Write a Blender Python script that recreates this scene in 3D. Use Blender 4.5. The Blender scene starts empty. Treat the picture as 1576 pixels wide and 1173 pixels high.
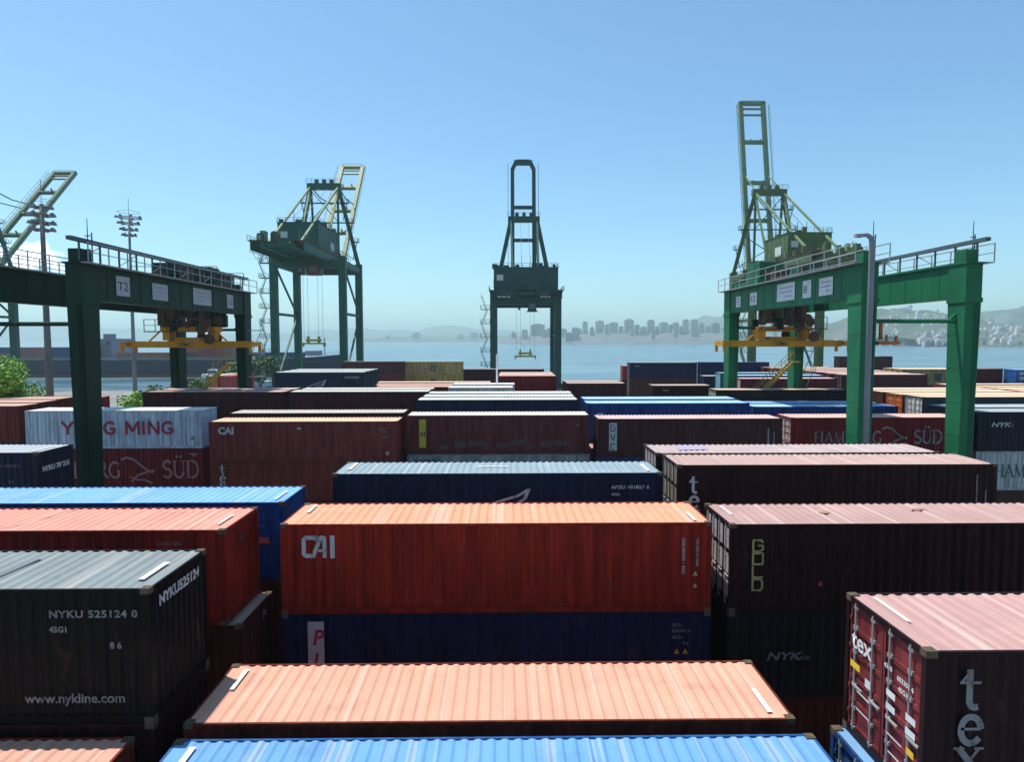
import bpy, math, random
from mathutils import Vector, Matrix
random.seed(7)
R = math.radians
scene = bpy.context.scene

# ------------------------------------------------------------------ camera
CAM_Z = 15.55
cam_d = bpy.data.cameras.new('camera'); cam = bpy.data.objects.new('camera', cam_d)
scene.collection.objects.link(cam)
cam.location = (0, 0, CAM_Z)
cam.rotation_mode = 'XYZ'
cam.rotation_euler = (R(90 - 3.583), R(0.08), R(-0.716))
cam_d.sensor_width = 36; cam_d.lens = 1021.0 / 1576 * 36
cam_d.clip_start = 0.2; cam_d.clip_end = 40000
scene.camera = cam

# ------------------------------------------------------------------ sky and sun
SUN = Vector((-0.28, 0.18, 0.90)).normalized()          # towards the sun: high, left, in front of the camera
w = bpy.data.worlds.new('World'); scene.world = w; w.use_nodes = True
nt = w.node_tree; nt.nodes.clear()
out = nt.nodes.new('ShaderNodeOutputWorld'); bg = nt.nodes.new('ShaderNodeBackground')
sky = nt.nodes.new('ShaderNodeTexSky'); sky.sky_type = 'NISHITA'; sky.sun_disc = False
sky.sun_elevation = math.asin(SUN.z); sky.sun_rotation = math.atan2(SUN.x, SUN.y)
sky.altitude = 0; sky.air_density = 1.0; sky.dust_density = 0.6; sky.ozone_density = 2.5
bg.inputs['Strength'].default_value = 0.134
# one small fair-weather cloud low in the sky, by direction
tc = nt.nodes.new('ShaderNodeTexCoord')
cdir = Vector(((57 - 775) / 1021.0, 1.0, (522.6 - 397) / 1021.0)).normalized()
sub = nt.nodes.new('ShaderNodeVectorMath'); sub.operation = 'SUBTRACT'; sub.inputs[1].default_value = cdir
nt.links.new(tc.outputs['Generated'], sub.inputs[0])
scl = nt.nodes.new('ShaderNodeVectorMath'); scl.operation = 'MULTIPLY'; scl.inputs[1].default_value = (22, 22, 52)
nt.links.new(sub.outputs[0], scl.inputs[0])
ln = nt.nodes.new('ShaderNodeVectorMath'); ln.operation = 'LENGTH'; nt.links.new(scl.outputs[0], ln.inputs[0])
cn = nt.nodes.new('ShaderNodeTexNoise'); cn.inputs['Scale'].default_value = 60; cn.inputs['Detail'].default_value = 6
nt.links.new(tc.outputs['Generated'], cn.inputs['Vector'])
ma = nt.nodes.new('ShaderNodeMath'); ma.operation = 'MULTIPLY_ADD'; ma.inputs[1].default_value = 2.2; 
nt.links.new(cn.outputs['Fac'], ma.inputs[0]); 
neg = nt.nodes.new('ShaderNodeMath'); neg.operation = 'MULTIPLY'; neg.inputs[1].default_value = -1.0
nt.links.new(ln.outputs['Value'], neg.inputs[0]); nt.links.new(neg.outputs[0], ma.inputs[2])
mr = nt.nodes.new('ShaderNodeMapRange'); mr.inputs['From Min'].default_value = 0.05; mr.inputs['From Max'].default_value = 0.55
mr.inputs['To Max'].default_value = 0.85
nt.links.new(ma.outputs[0], mr.inputs['Value'])
mx = nt.nodes.new('ShaderNodeMix'); mx.data_type = 'RGBA'
mx.inputs['B'].default_value = (12, 12, 12, 1)
tint = nt.nodes.new('ShaderNodeMix'); tint.data_type = 'RGBA'; tint.blend_type = 'MULTIPLY'
tint.inputs['Factor'].default_value = 1.0; tint.inputs['B'].default_value = (0.74, 0.97, 1.02, 1)
nt.links.new(sky.outputs[0], tint.inputs['A'])
nt.links.new(mr.outputs[0], mx.inputs['Factor']); nt.links.new(tint.outputs['Result'], mx.inputs['A'])
nt.links.new(mx.outputs['Result'], bg.inputs['Color']); nt.links.new(bg.outputs[0], out.inputs['Surface'])

sl = bpy.data.lights.new('sun', 'SUN'); sl.energy = 5.0; sl.angle = R(0.5); sl.color = (1.0, 0.96, 0.90)
so = bpy.data.objects.new('sun', sl); scene.collection.objects.link(so)
so.rotation_euler = SUN.to_track_quat('Z', 'Y').to_euler()
scene.view_settings.view_transform = 'Standard'; scene.view_settings.look = 'None'
scene.view_settings.exposure = 0.35; scene.view_settings.gamma = 1.0

# ------------------------------------------------------------------ object helpers
def link(o): scene.collection.objects.link(o); return o
def empty(name, loc, rz=0.0, label=None, cat=None, group=None):
    o = bpy.data.objects.new(name, None); link(o)
    o.location = loc; o.rotation_euler = (0, 0, rz); o.empty_display_size = 0.5
    if label: o['label'] = label
    if cat: o['category'] = cat
    if group: o['group'] = group
    return o
def tag(o, label, cat, group=None):
    o['label'] = label; o['category'] = cat
    if group: o['group'] = group
    return o

class MB:
    def __init__(s): s.v = []; s.f = []
    def quad(s, a, b, c, d):
        n = len(s.v); s.v += [tuple(a), tuple(b), tuple(c), tuple(d)]; s.f.append((n, n+1, n+2, n+3)); return s
    def box(s, x0, x1, y0, y1, z0, z1):
        n = len(s.v)
        s.v += [(x0,y0,z0),(x1,y0,z0),(x1,y1,z0),(x0,y1,z0),(x0,y0,z1),(x1,y0,z1),(x1,y1,z1),(x0,y1,z1)]
        s.f += [(n,n+3,n+2,n+1),(n+4,n+5,n+6,n+7),(n,n+1,n+5,n+4),(n+1,n+2,n+6,n+5),(n+2,n+3,n+7,n+6),(n+3,n,n+4,n+7)]
        return s
    def frustum(s, x, y, z0, z1, a0, b0, a1, b1, dx=0, dy=0):
        n = len(s.v)
        s.v += [(x-a0,y-b0,z0),(x+a0,y-b0,z0),(x+a0,y+b0,z0),(x-a0,y+b0,z0),
                (x+dx-a1,y+dy-b1,z1),(x+dx+a1,y+dy-b1,z1),(x+dx+a1,y+dy+b1,z1),(x+dx-a1,y+dy+b1,z1)]
        s.f += [(n,n+3,n+2,n+1),(n+4,n+5,n+6,n+7),(n,n+1,n+5,n+4),(n+1,n+2,n+6,n+5),(n+2,n+3,n+7,n+6),(n+3,n,n+4,n+7)]
        return s
    def bar(s, p, q, w, h=None, up=(0,0,1)):
        h = w if h is None else h
        p = Vector(p); q = Vector(q); d = (q-p).normalized(); u = Vector(up)
        if abs(d.dot(u)) > 0.98: u = Vector((0,1,0))
        r = d.cross(u).normalized()*w/2; t = r.cross(d).normalized()*h/2
        n = len(s.v)
        for c in (p, q):
            for e in (-r-t, r-t, r+t, -r+t): s.v.append(tuple(c+e))
        s.f += [(n,n+3,n+2,n+1),(n+4,n+5,n+6,n+7),(n,n+1,n+5,n+4),(n+1,n+2,n+6,n+5),(n+2,n+3,n+7,n+6),(n+3,n,n+4,n+7)]
        return s
    def tube(s, pts, r, k=8, r1=None):
        pts = [Vector(p) for p in pts]; n0 = len(s.v); m = len(pts)
        for i, p in enumerate(pts):
            d = (pts[min(i+1,m-1)] - pts[max(i-1,0)]).normalized()
            u = Vector((0,0,1)) if abs(d.z) < 0.9 else Vector((0,1,0))
            a = d.cross(u).normalized(); b = d.cross(a).normalized()
            rr = r if r1 is None else r + (r1-r)*i/(m-1)
            for j in range(k):
                t = 2*math.pi*j/k; s.v.append(tuple(p + (a*math.cos(t)+b*math.sin(t))*rr))
        for i in range(m-1):
            for j in range(k):
                a = n0+i*k+j; b = n0+i*k+(j+1)%k
                s.f.append((a, b, b+k, a+k))
        s.f.append(tuple(n0+j for j in range(k))[::-1]); s.f.append(tuple(n0+(m-1)*k+j for j in range(k)))
        return s
    def rail(s, p, q, h=1.1, step=1.8, t=0.05):
        p = Vector(p); q = Vector(q); L = (q-p).length; n = max(1, int(L/step)); up = Vector((0,0,h))
        for i in range(n+1):
            a = p.lerp(q, i/n); s.bar(a, a+up, t)
        s.bar(p+up, q+up, t); s.bar(p+up*0.5, q+up*0.5, t*0.8)
        return s
    def build(s, name, mat, parent=None, loc=None, smooth=False):
        me = s.mesh(name, mat, smooth)
        o = bpy.data.objects.new(name, me); link(o)
        if parent: o.parent = parent
        if loc: o.location = loc
        return o
    def mesh(s, name, mat, smooth=False):
        me = bpy.data.meshes.new(name); me.from_pydata(s.v, [], s.f); me.materials.append(mat)
        if smooth:
            for p in me.polygons: p.use_smooth = True
        me.update(); return me

def mobj(name, me, parent=None, loc=None):
    o = bpy.data.objects.new(name, me); link(o)
    if parent: o.parent = parent
    if loc: o.location = loc
    return o

# ------------------------------------------------------------------ materials
MATS = {}
def mix(nt, a, b, fac, blend='MIX'):
    m = nt.nodes.new('ShaderNodeMix'); m.data_type = 'RGBA'; m.blend_type = blend
    for sock, v in (('A', a), ('B', b)):
        if isinstance(v, (tuple, list)): m.inputs[sock].default_value = (*v[:3], 1)
        else: nt.links.new(v, m.inputs[sock])
    if isinstance(fac, (int, float)): m.inputs['Factor'].default_value = fac
    else: nt.links.new(fac, m.inputs['Factor'])
    return m.outputs['Result']
def noise(nt, scale, detail=5, stretch=(1,1,1), rough=0.6, lo=0.4, hi=0.65, seed_loc=(0,0,0), coord='Object'):
    tc = nt.nodes.new('ShaderNodeTexCoord'); mp = nt.nodes.new('ShaderNodeMapping')
    mp.inputs['Scale'].default_value = stretch; mp.inputs['Location'].default_value = seed_loc
    nt.links.new(tc.outputs[coord], mp.inputs['Vector'])
    n = nt.nodes.new('ShaderNodeTexNoise'); n.inputs['Scale'].default_value = scale
    n.inputs['Detail'].default_value = detail; n.inputs['Roughness'].default_value = rough
    nt.links.new(mp.outputs[0], n.inputs['Vector'])
    mr = nt.nodes.new('ShaderNodeMapRange'); mr.inputs['From Min'].default_value = lo; mr.inputs['From Max'].default_value = hi
    nt.links.new(n.outputs['Fac'], mr.inputs['Value'])
    return mr.outputs[0], n.outputs['Fac']
def new_mat(key):
    m = bpy.data.materials.new(key); m.use_nodes = True
    return m, m.node_tree, m.node_tree.nodes['Principled BSDF']
def sc(c, k): return tuple(min(1, x*k) for x in c)
def paint(c, kind='side', seed=0):
    """weathered painted steel. side: vertical streaks and rust; roof: chalky faded paint with dirt; steel: crane steel"""
    key = (kind, tuple(round(x, 4) for x in c), seed)
    if key in MATS: return MATS[key]
    m, nt, bs = new_mat('painted_' + kind)
    sl = (seed*3.7+c[0]*50, c[1]*70, c[2]*90)
    if kind == 'side':
        f1, _ = noise(nt, 1.0, 5, (3.5, 3.5, 0.35), seed_loc=sl)
        f2, _ = noise(nt, 2.2, 8, (1.2, 1.2, 0.6), lo=0.60, hi=0.74, seed_loc=sl)
        col = mix(nt, sc(c, 0.70), sc(c, 1.30), f1)
        col = mix(nt, col, (0.07, 0.03, 0.018), mathf(nt, f2, 0.7))
        f4, _ = noise(nt, 1.6, 4, (5.0, 5.0, 0.16), lo=0.58, hi=0.72, seed_loc=sl)
        col = mix(nt, col, sc(c, 0.45), mathf(nt, f4, 0.6))
        f5, _ = noise(nt, 0.5, 2, (1.2, 1.2, 0.9), lo=0.60, hi=0.62, seed_loc=(sl[1], sl[2], sl[0]))
        col = mix(nt, col, sc(c, 1.35), mathf(nt, f5, 0.35))
        _, fb = noise(nt, 0.9, 3, (1, 1, 1), seed_loc=sl); dent(nt, bs, fb, 0.5, 0.06)
        bs.inputs['Roughness'].default_value = 0.5; bs.inputs['Specular IOR Level'].default_value = 0.12
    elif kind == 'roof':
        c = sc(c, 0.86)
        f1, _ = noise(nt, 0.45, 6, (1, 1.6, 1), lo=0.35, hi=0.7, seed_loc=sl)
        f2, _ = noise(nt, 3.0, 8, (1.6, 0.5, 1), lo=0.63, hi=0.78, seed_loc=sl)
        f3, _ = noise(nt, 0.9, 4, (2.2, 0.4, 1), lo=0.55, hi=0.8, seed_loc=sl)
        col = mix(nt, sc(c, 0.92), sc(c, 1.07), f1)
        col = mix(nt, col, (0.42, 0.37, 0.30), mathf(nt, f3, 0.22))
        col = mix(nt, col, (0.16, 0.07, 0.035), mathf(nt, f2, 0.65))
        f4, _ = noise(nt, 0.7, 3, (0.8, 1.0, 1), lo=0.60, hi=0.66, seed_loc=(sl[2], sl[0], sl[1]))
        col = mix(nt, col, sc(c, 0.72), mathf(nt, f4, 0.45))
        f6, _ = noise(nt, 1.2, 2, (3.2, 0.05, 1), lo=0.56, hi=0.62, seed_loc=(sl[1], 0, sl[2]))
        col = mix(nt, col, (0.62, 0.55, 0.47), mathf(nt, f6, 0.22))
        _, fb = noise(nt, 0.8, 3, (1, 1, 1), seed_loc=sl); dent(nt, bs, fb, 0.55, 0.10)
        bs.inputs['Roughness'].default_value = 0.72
    else:
        f1, _ = noise(nt, 0.35, 6, (1, 1, 1), seed_loc=sl)
        f2, _ = noise(nt, 1.4, 8, (1, 1, 0.4), lo=0.62, hi=0.75, seed_loc=sl)
        col = mix(nt, sc(c, 0.85), sc(c, 1.12), f1)
        col = mix(nt, col, (0.09, 0.055, 0.03), mathf(nt, f2, 0.45))
        f4, _ = noise(nt, 1.2, 5, (3.5, 3.5, 0.12), lo=0.54, hi=0.75, seed_loc=sl)
        col = mix(nt, col, (0.05, 0.035, 0.022), mathf(nt, f4, 0.45))
        bs.inputs['Roughness'].default_value = 0.5; bs.inputs['Specular IOR Level'].default_value = 0.15
    nt.links.new(col, bs.inputs['Base Color'])
    MATS[key] = m; return m
def dent(nt, bs, fac, strength, dist):
    b = nt.nodes.new('ShaderNodeBump'); b.inputs['Strength'].default_value = strength; b.inputs['Distance'].default_value = dist
    nt.links.new(fac, b.inputs['Height']); nt.links.new(b.outputs[0], bs.inputs['Normal'])
def mathf(nt, x, k):
    m = nt.nodes.new('ShaderNodeMath'); m.operation = 'MULTIPLY'; m.inputs[1].default_value = k
    nt.links.new(x, m.inputs[0]); return m.outputs[0]
def flat(c, rough=0.6, name='plain_paint'):
    key = ('flat', tuple(round(x,4) for x in c), rough)
    if key in MATS: return MATS[key]
    m, nt, bs = new_mat(name)
    f1, _ = noise(nt, 2.5, 6, lo=0.3, hi=0.7)
    col = mix(nt, sc(c, 0.82), sc(c, 1.08), f1)
    nt.links.new(col, bs.inputs['Base Color']); bs.inputs['Roughness'].default_value = rough
    MATS[key] = m; return m

# ------------------------------------------------------------------ lettering
def arc(cx, cy, rx, ry, a0, a1, n=10):
    return [(cx+rx*math.cos(R(a0+(a1-a0)*i/n)), cy+ry*math.sin(R(a0+(a1-a0)*i/n))) for i in range(n+1)]
def ser(x, y, w=0.16): return ('t', [(x-w, y), (x+w, y)])
GL = {   # serif capitals as strokes; 'T' thick, 't' thin; x advance last
 'H': ([('T',[(.15,0),(.15,1)]),('T',[(.75,0),(.75,1)]),('t',[(.15,.52),(.75,.52)]),ser(.15,0),ser(.15,1),ser(.75,0),ser(.75,1)], .95),
 'A': ([('t',[(.08,0),(.42,1)]),('T',[(.42,1),(.78,0)]),('t',[(.2,.35),(.66,.35)]),ser(.08,0,.12),ser(.78,0,.14)], .9),
 'M': ([('t',[(.14,0),(.18,1)]),('T',[(.18,1),(.52,.05)]),('t',[(.52,.05),(.88,1)]),('T',[(.88,1),(.92,0)]),ser(.14,0,.12),ser(.92,0,.13),ser(.14,1,.1),ser(.92,1,.1)], 1.1),
 'B': ([('T',[(.15,0),(.15,1)]),('t',[(.15,1),(.4,1)]),('T',arc(.4,.76,.22,.24,90,-90)),('t',[(.15,.52),(.42,.52)]),('T',arc(.42,.26,.27,.26,90,-90)),('t',[(.02,0),(.42,0)])], .8),
 'U': ([('T',[(.15,1),(.15,.32)]),('T',arc(.44,.32,.29,.32,180,360)),('t',[(.73,.32),(.73,1)]),ser(.15,1),ser(.73,1,.13)], .9),
 'R': ([('T',[(.15,0),(.15,1)]),('t',[(.02,1),(.4,1)]),('T',arc(.4,.75,.23,.25,90,-90)),('t',[(.15,.5),(.4,.5)]),('T',[(.38,.5),(.8,0)]),ser(.15,0)], .85),
 'G': ([('T',arc(.5,.5,.4,.5,50,310,16)),('T',[(.78,.1),(.78,.45)]),ser(.76,.45,.13)], 1.0),
 'S': ([('T',arc(.36,.75,.24,.25,30,270,12)+arc(.36,.25,.26,.25,90,-150,12))], .72),
 'D': ([('T',[(.15,0),(.15,1)]),('t',[(.02,1),(.4,1)]),('T',arc(.4,.5,.42,.5,90,-90,14)),('t',[(.02,0),(.4,0)])], .95),
 't': ([('T',[(.3,1.0),(.3,.2)]+arc(.45,.2,.15,.17,180,290,6)),('t',[(.06,.68),(.58,.68)]),('t',[(.08,.68),(.3,.97)])], .7),
 'e': ([('t',[(.12,.38),(.62,.38)]),('T',arc(.37,.35,.26,.35,8,320,18))], .75),
 'x': ([('T',[(.08,.68),(.62,0)]),('t',[(.6,.68),(.1,0)]),ser(.08,.68,.13),ser(.6,.68,.11),ser(.1,0,.11),ser(.62,0,.13)], .75),
 ' ': ([], .5),
}
def strip(quads, pts, wd):
    P = [Vector((x, y)) for x, y in pts]
    for i in range(len(P)-1):
        d = (P[i+1]-P[i]); 
        if d.length < 1e-6: continue
        d.normalize(); n = Vector((-d.y, d.x))*wd/2; e = d*wd*0.18
        quads.append([P[i]-n-e, P[i]+n-e, P[i+1]+n+e, P[i+1]-n+e][::-1])
def serif_quads(txt, h, T=.15, t=.055, vertical=False, gap=.12):
    q = []; x = 0; y = 0
    for ch in txt:
        if ch == 'Ü':
            st, adv = GL['U']; extra = [('T',[(.3,1.2),(.3,1.32)]),('T',[(.58,1.2),(.58,1.32)])]; st = st + extra
        else: st, adv = GL[ch]
        for kind, pts in st:
            strip(q, [(px+x, py+y) for px, py in pts], T if kind == 'T' else t)
        if vertical: y -= (1.0 if ch in 't' else 0.72)+gap if ch != 't' else 0.82+gap
        else: x += adv
    return [[(v.x*h, v.y*h) for v in a] for a in q]
def face_pt(face, L, W, H, u, v, off):
    if face == 'front': return (u - L/2, -W/2 - off, v)
    if face == 'left': return (-L/2 - off, W/2 - u, v)       # u from the far post
    if face == 'right': return (L/2 + off, u - W/2, v)       # u from the near post
    if face == 'roof': return (u - L/2, v - W/2, H + off)
def add_quads(th, quads, u0, v0, mat, face='front', name='lettering', off=0.004):
    """u0 from the left edge of the face, v0 up from its bottom (roof: from the near edge)"""
    L, W, H = th['_d']
    mb = MB()
    for k, q in enumerate(quads):
        n = len(mb.v); o2 = off + 0.0012*(k % 5)
        mb.v += [face_pt(face, L, W, H, u0+a, v0+b, o2) for a, b in q]; mb.f.append(tuple(range(n, n+len(q))))
    return mb.build(name, mat, th)
def rectq(w, h, x=0, y=0): return [[(x, y), (x+w, y), (x+w, y+h), (x, y+h)]]
def add_text(th, s, u0, v0, size, mat, face='front', bold=0.0, shear=0.0, sx=1.0, off=0.004, rot=0, name='lettering', spacing=1.0):
    L, W, H = th['_d']
    cu = bpy.data.curves.new('lettering', 'FONT'); cu.body = s; cu.size = size; cu.offset = bold; cu.shear = shear
    cu.resolution_u = 3; cu.fill_mode = 'FRONT'; cu.space_character = spacing
    t = bpy.data.objects.new('lettering', cu); link(t)
    dg = bpy.context.evaluated_depsgraph_get(); dg.update()
    me = bpy.data.meshes.new_from_object(t.evaluated_get(dg))
    bpy.data.objects.remove(t)
    c_, s_ = math.cos(R(rot)), math.sin(R(rot))
    for v in me.vertices:
        a, b = v.co.x*sx, v.co.y
        a, b = a*c_ - b*s_, a*s_ + b*c_
        v.co = face_pt(face, L, W, H, u0+a, v0+b, off)
    me.materials.clear(); me.materials.append(mat)
    return mobj(name, me, th)

# ------------------------------------------------------------------ containers
WID = 2.438
CM = {}
def corr(n_axis0, n_axis1, pitch, depth, f):
    """trapezoid profile from a to b as (t, d) pairs -> calls f(t, d)"""
    out = []; t = n_axis0; 
    n = max(1, int(round((n_axis1-n_axis0)/pitch))); p = (n_axis1-n_axis0)/n
    for i in range(n):
        a = n_axis0+i*p
        out += [(a, 0), (a+p*.28, 0), (a+p*.5, depth), (a+p*.78, depth)]
    out.append((n_axis1, 0)); return out
def part_mesh(kind, L, H, mat):
    key = (kind, L, round(H, 3), mat.name)
    if key in CM: return CM[key]
    W = WID; x1 = L/2; y1 = W/2; mb = MB(); smooth = False
    if kind in ('side_front', 'side_back'):
        sg = -1 if kind == 'side_front' else 1
        pr = corr(-x1+.15, x1-.15, .278, .036, None); y = y1-.014
        for (a, da), (b, db) in zip(pr, pr[1:]):
            q = [(a, sg*(y-da), .15), (b, sg*(y-db), .15), (b, sg*(y-db), H-.07), (a, sg*(y-da), H-.07)]
            mb.quad(*(q if sg < 0 else q[::-1]))
    elif kind == 'roof':
        pr = corr(-x1+.30, x1-.30, .255, .028, None); z = H-.014
        for (a, da), (b, db) in zip(pr, pr[1:]):
            mb.quad((a, -y1+.055, z-da), (b, -y1+.055, z-db), (b, y1-.055, z-db), (a, y1-.055, z-da))
            mb.quad((a, -y1+.055, z-.065), (b, -y1+.055, z-.065), (b, -y1+.055, z-db), (a, -y1+.055, z-da))
        for s in (-1, 1):
            a, b = sorted((s*(x1-.30), s*(x1-.05)))
            mb.box(a, b, -y1+.055, y1-.055, z-.06, z-.004)
    elif kind in ('end_left', 'end_right'):
        sg = -1 if kind == 'end_left' else 1
        pr = corr(-y1+.14, y1-.14, .25, .04, None); x = x1-.02
        for (a, da), (b, db) in zip(pr, pr[1:]):
            q = [(sg*(x-da), a, .15), (sg*(x-db), b, .15), (sg*(x-db), b, H-.1), (sg*(x-da), a, H-.1)]
            mb.quad(*(q if sg > 0 else q[::-1]))
    elif kind.startswith('door'):          # door_left_0 : face, leaf (0 near, 1 far)
        _, fc, lf = kind.split('_'); sg = -1 if fc == 'left' else 1
        a, b = (-y1+.12, -.012) if lf == '0' else (.012, y1-.12)
        X = lambda d: sg*(x1-.03-d)
        def bx(y0, y1_, z0, z1, d0, d1):
            xa, xb = sorted((X(d0), X(d1))); mb.box(xa, xb, y0, y1_, z0, z1)
        bx(a, b, .17, H-.13, .03, .05)                                   # sheet
        bx(a, a+.06, .17, H-.13, 0, .03); bx(b-.06, b, .17, H-.13, 0, .03)
        m5 = [.17, .17+.02]
        n = 5; hh = (H-.13-.17)/n
        for i in range(n+1):
            z = .17+hh*i; bx(a+.06, b-.06, max(.17, z-.045), min(H-.13, z+.045), 0.004, .03)
        for z in (.4, .9, H-.95, H-.42):                                 # hinges
            yy = a if lf == '0' else b
            bx(yy-.06, yy+.06, z-.04, z+.04, -.018, 0.002)
    elif kind.startswith('bar'):
        _, fc, lf, k = kind.split('_'); sg = -1 if fc == 'left' else 1
        base = (-y1+.12, -.012) if lf == '0' else (.012, y1-.12)
        y = base[0]+(base[1]-base[0])*(.27 if k == '0' else .80)
        x = sg*(x1-.008)
        mb.tube([(x, y, .12), (x, y, H-.08)], .021, 6)
        for z in (.16, .55, 1.0, H-1.0, H-.55, H-.16):
            mb.box(min(x, x-sg*.035)-.004, max(x, x-sg*.035)+.01, y-.06, y+.06, z-.035, z+.035)
        mb.box(min(x, x+sg*.03), max(x, x+sg*.03), y-.30, y+.02, .98, 1.02)
    elif kind in ('frame', 'framecast'):
        for sx in (-1, 1):
            for sy in (-1, 1):
                mb.box(*sorted((sx*x1, sx*(x1-.15))), *sorted((sy*y1, sy*(y1-.12))), .118, H-.118)
            mb.box(*sorted((sx*x1*1, sx*(x1-.05))), -y1+.12, y1-.12, H-.125, H-.012)
            mb.box(*sorted((sx*x1, sx*(x1-.12))), -y1+.12, y1-.12, .0, .16)
        for sy in (-1, 1):
            mb.box(-x1+.15, x1-.15, *sorted((sy*y1, sy*(y1-.055))), H-.075, H-.006)
            mb.box(-x1+.15, x1-.15, *sorted((sy*y1, sy*(y1-.05))), .0, .155)
        mb.quad((-x1+.15,-y1+.06,.05),(-x1+.15,y1-.06,.05),(x1-.15,y1-.06,.05),(x1-.15,-y1+.06,.05))
        if kind == 'framecast':
            for sx in (-1, 1):
                for sy in (-1, 1):
                    for z in (0, H-.118): mb.box(*sorted((sx*(x1+.006), sx*(x1-.178))), *sorted((sy*(y1+.006), sy*(y1-.162))), z, z+.118)
    elif kind == 'casting':
        a, b, c = .178, .162, .118; e = .006; zs = 0
        mb.box(-e, a, -e, b, 0, c)
        mb.box(.05, .13, .05, .11, c, c+.003)
    elif kind == 'castings':
        for sx in (-1, 1):
            for sy in (-1, 1):
                for z in (0, H-.118):
                    mb.box(*sorted((sx*(x1+.006), sx*(x1-.178))), *sorted((sy*(y1+.006), sy*(y1-.162))), z, z+.118)
    elif kind == 'shell':
        mb.box(-x1, x1, -y1, y1, 0, H)
        pr = corr(-x1+.15, x1-.15, .278, -.012, None)
    CM[key] = mb.mesh(kind.split('_')[0] if kind != 'shell' else 'shipping_container', mat, smooth)
    return CM[key]

STEEL = flat((.30, .29, .27), .45, 'galvanised_steel')
CAST = paint((.085, .065, .04), 'side')
def container(xl, yf, zb, H, L, side, roof, label, doors=None, group=None, rot=0.0, cast=True, near=True, frame=None):
    """a freight container whose near left lower corner is (xl, yf, zb)"""
    if rot: loc = (xl+WID/2, yf+L/2, zb)
    else: loc = (xl+L/2, yf+WID/2, zb)
    jit = 0 if xl in KEEP else R(random.uniform(-.22, .22))
    th = empty('shipping_container', loc, rot+jit, label, 'container', group)
    th['_d'] = (L, WID, H)
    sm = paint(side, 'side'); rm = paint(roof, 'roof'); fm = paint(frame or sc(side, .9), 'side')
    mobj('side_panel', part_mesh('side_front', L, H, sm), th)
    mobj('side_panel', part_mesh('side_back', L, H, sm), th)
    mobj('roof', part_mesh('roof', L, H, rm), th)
    mobj('frame', part_mesh('frame' if near else 'framecast', L, H, fm), th)
    for fc in ('left', 'right'):
        if doors == fc:
            for lf in '01':
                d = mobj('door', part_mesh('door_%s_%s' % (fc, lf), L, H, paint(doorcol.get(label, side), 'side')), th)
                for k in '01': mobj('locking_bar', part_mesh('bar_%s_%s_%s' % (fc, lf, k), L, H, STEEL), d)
        else: mobj('end_panel', part_mesh('end_' + fc, L, H, sm), th)
    if near is not None and near:
        me = part_mesh('casting', L, H, CAST)
        for sx in (-1, 1):
            for sy in (-1, 1):
                for z, up in ((0, -1), (H-.118+.006, 1)):
                    c = mobj('corner_casting', me, th, (sx*L/2, sy*WID/2, z))
                    c.scale = (-sx, -sy, 1)
    return th
doorcol = {}
KEEP = (6.64, -6.3, 6.45, -6.25, -6.36, -19.04)
PAL = [(.075,.016,.014),(.05,.012,.014),(.012,.02,.05),(.11,.02,.015),(.015,.035,.11),(.045,.016,.013)]
PN = ['brown-red','dark maroon','navy','red','blue','brown']
def stack(xl, yf, ztop, side, roof, label, short, L=12.19, doors=None, near=None, under=(), tiers=None, frame=None, group=None, full_under=0):
    """top container built in full; the ones that carry it named after it. under: dicts from the second tier down"""
    n = tiers or max(1, round(ztop/2.68)); h = ztop/n; H = h-.012
    near = (yf < 35) if near is None else near
    top = container(xl, yf, h*(n-1), H, L, side, roof, label, doors, near=near, frame=frame, group=group)
    res = [top]
    words = ['', 'one tier below', 'two tiers below', 'three tiers below', 'four tiers below']
    for k in range(1, n):
        z = h*(n-1-k)
        u = under[k-1] if k-1 < len(under) else {}
        ci = random.randrange(len(PAL)); c = u.get('side', PAL[ci]); nm = u.get('label') or '%s container %s %s' % (PN[ci], words[k], short)
        if u or k <= full_under:
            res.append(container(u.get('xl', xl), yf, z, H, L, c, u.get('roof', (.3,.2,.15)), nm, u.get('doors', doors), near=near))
        elif k <= 2:      # deeper tiers cannot be seen: one closed body with its frame
            t = bpy.data.objects.new('shipping_container', part_mesh('shell', L, H, paint(c, 'side'))); link(t)
            t.location = (xl+L/2, yf+WID/2, z); tag(t, nm, 'container'); res.append(t)
        else:
            t = bpy.data.objects.new('shipping_container', part_mesh('shell', L, H, paint(c, 'side'))); link(t)
            t.location = (xl+L/2, yf+WID/2, z); tag(t, nm, 'container'); res.append(t)
    return res

# text colours: worn stencil paint, chipped down to the dark steel in spots
def worn(c, name):
    m, nt, bs = new_mat(name); f1, _ = noise(nt, 7, 7, (1, 1, .6), lo=.50, hi=.66)
    f2, _ = noise(nt, 1.5, 3); col = mix(nt, c, sc(c, .72), f2); col = mix(nt, col, sc(c, .22), mathf(nt, f1, .75))
    nt.links.new(col, bs.inputs['Base Color']); bs.inputs['Roughness'].default_value = .7; return m
LW = worn((.52,.50,.50), 'white_lettering'); LG = worn((.21,.21,.22), 'grey_lettering'); LR = worn((.42,.02,.05), 'red_lettering')
LY = worn((.45,.38,.14), 'yellow_lettering'); YEL = flat((.75,.50,.02), .5, 'yellow_sticker'); WHT = flat((.66,.66,.63), .6, 'white_sticker')
LD = flat((.03,.06,.07), .6, 'dark_lettering'); LB = flat((.05,.12,.3), .6, 'blue_lettering')
PLATE = flat((.45,.38,.40), .6, 'pale_panel')

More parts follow.
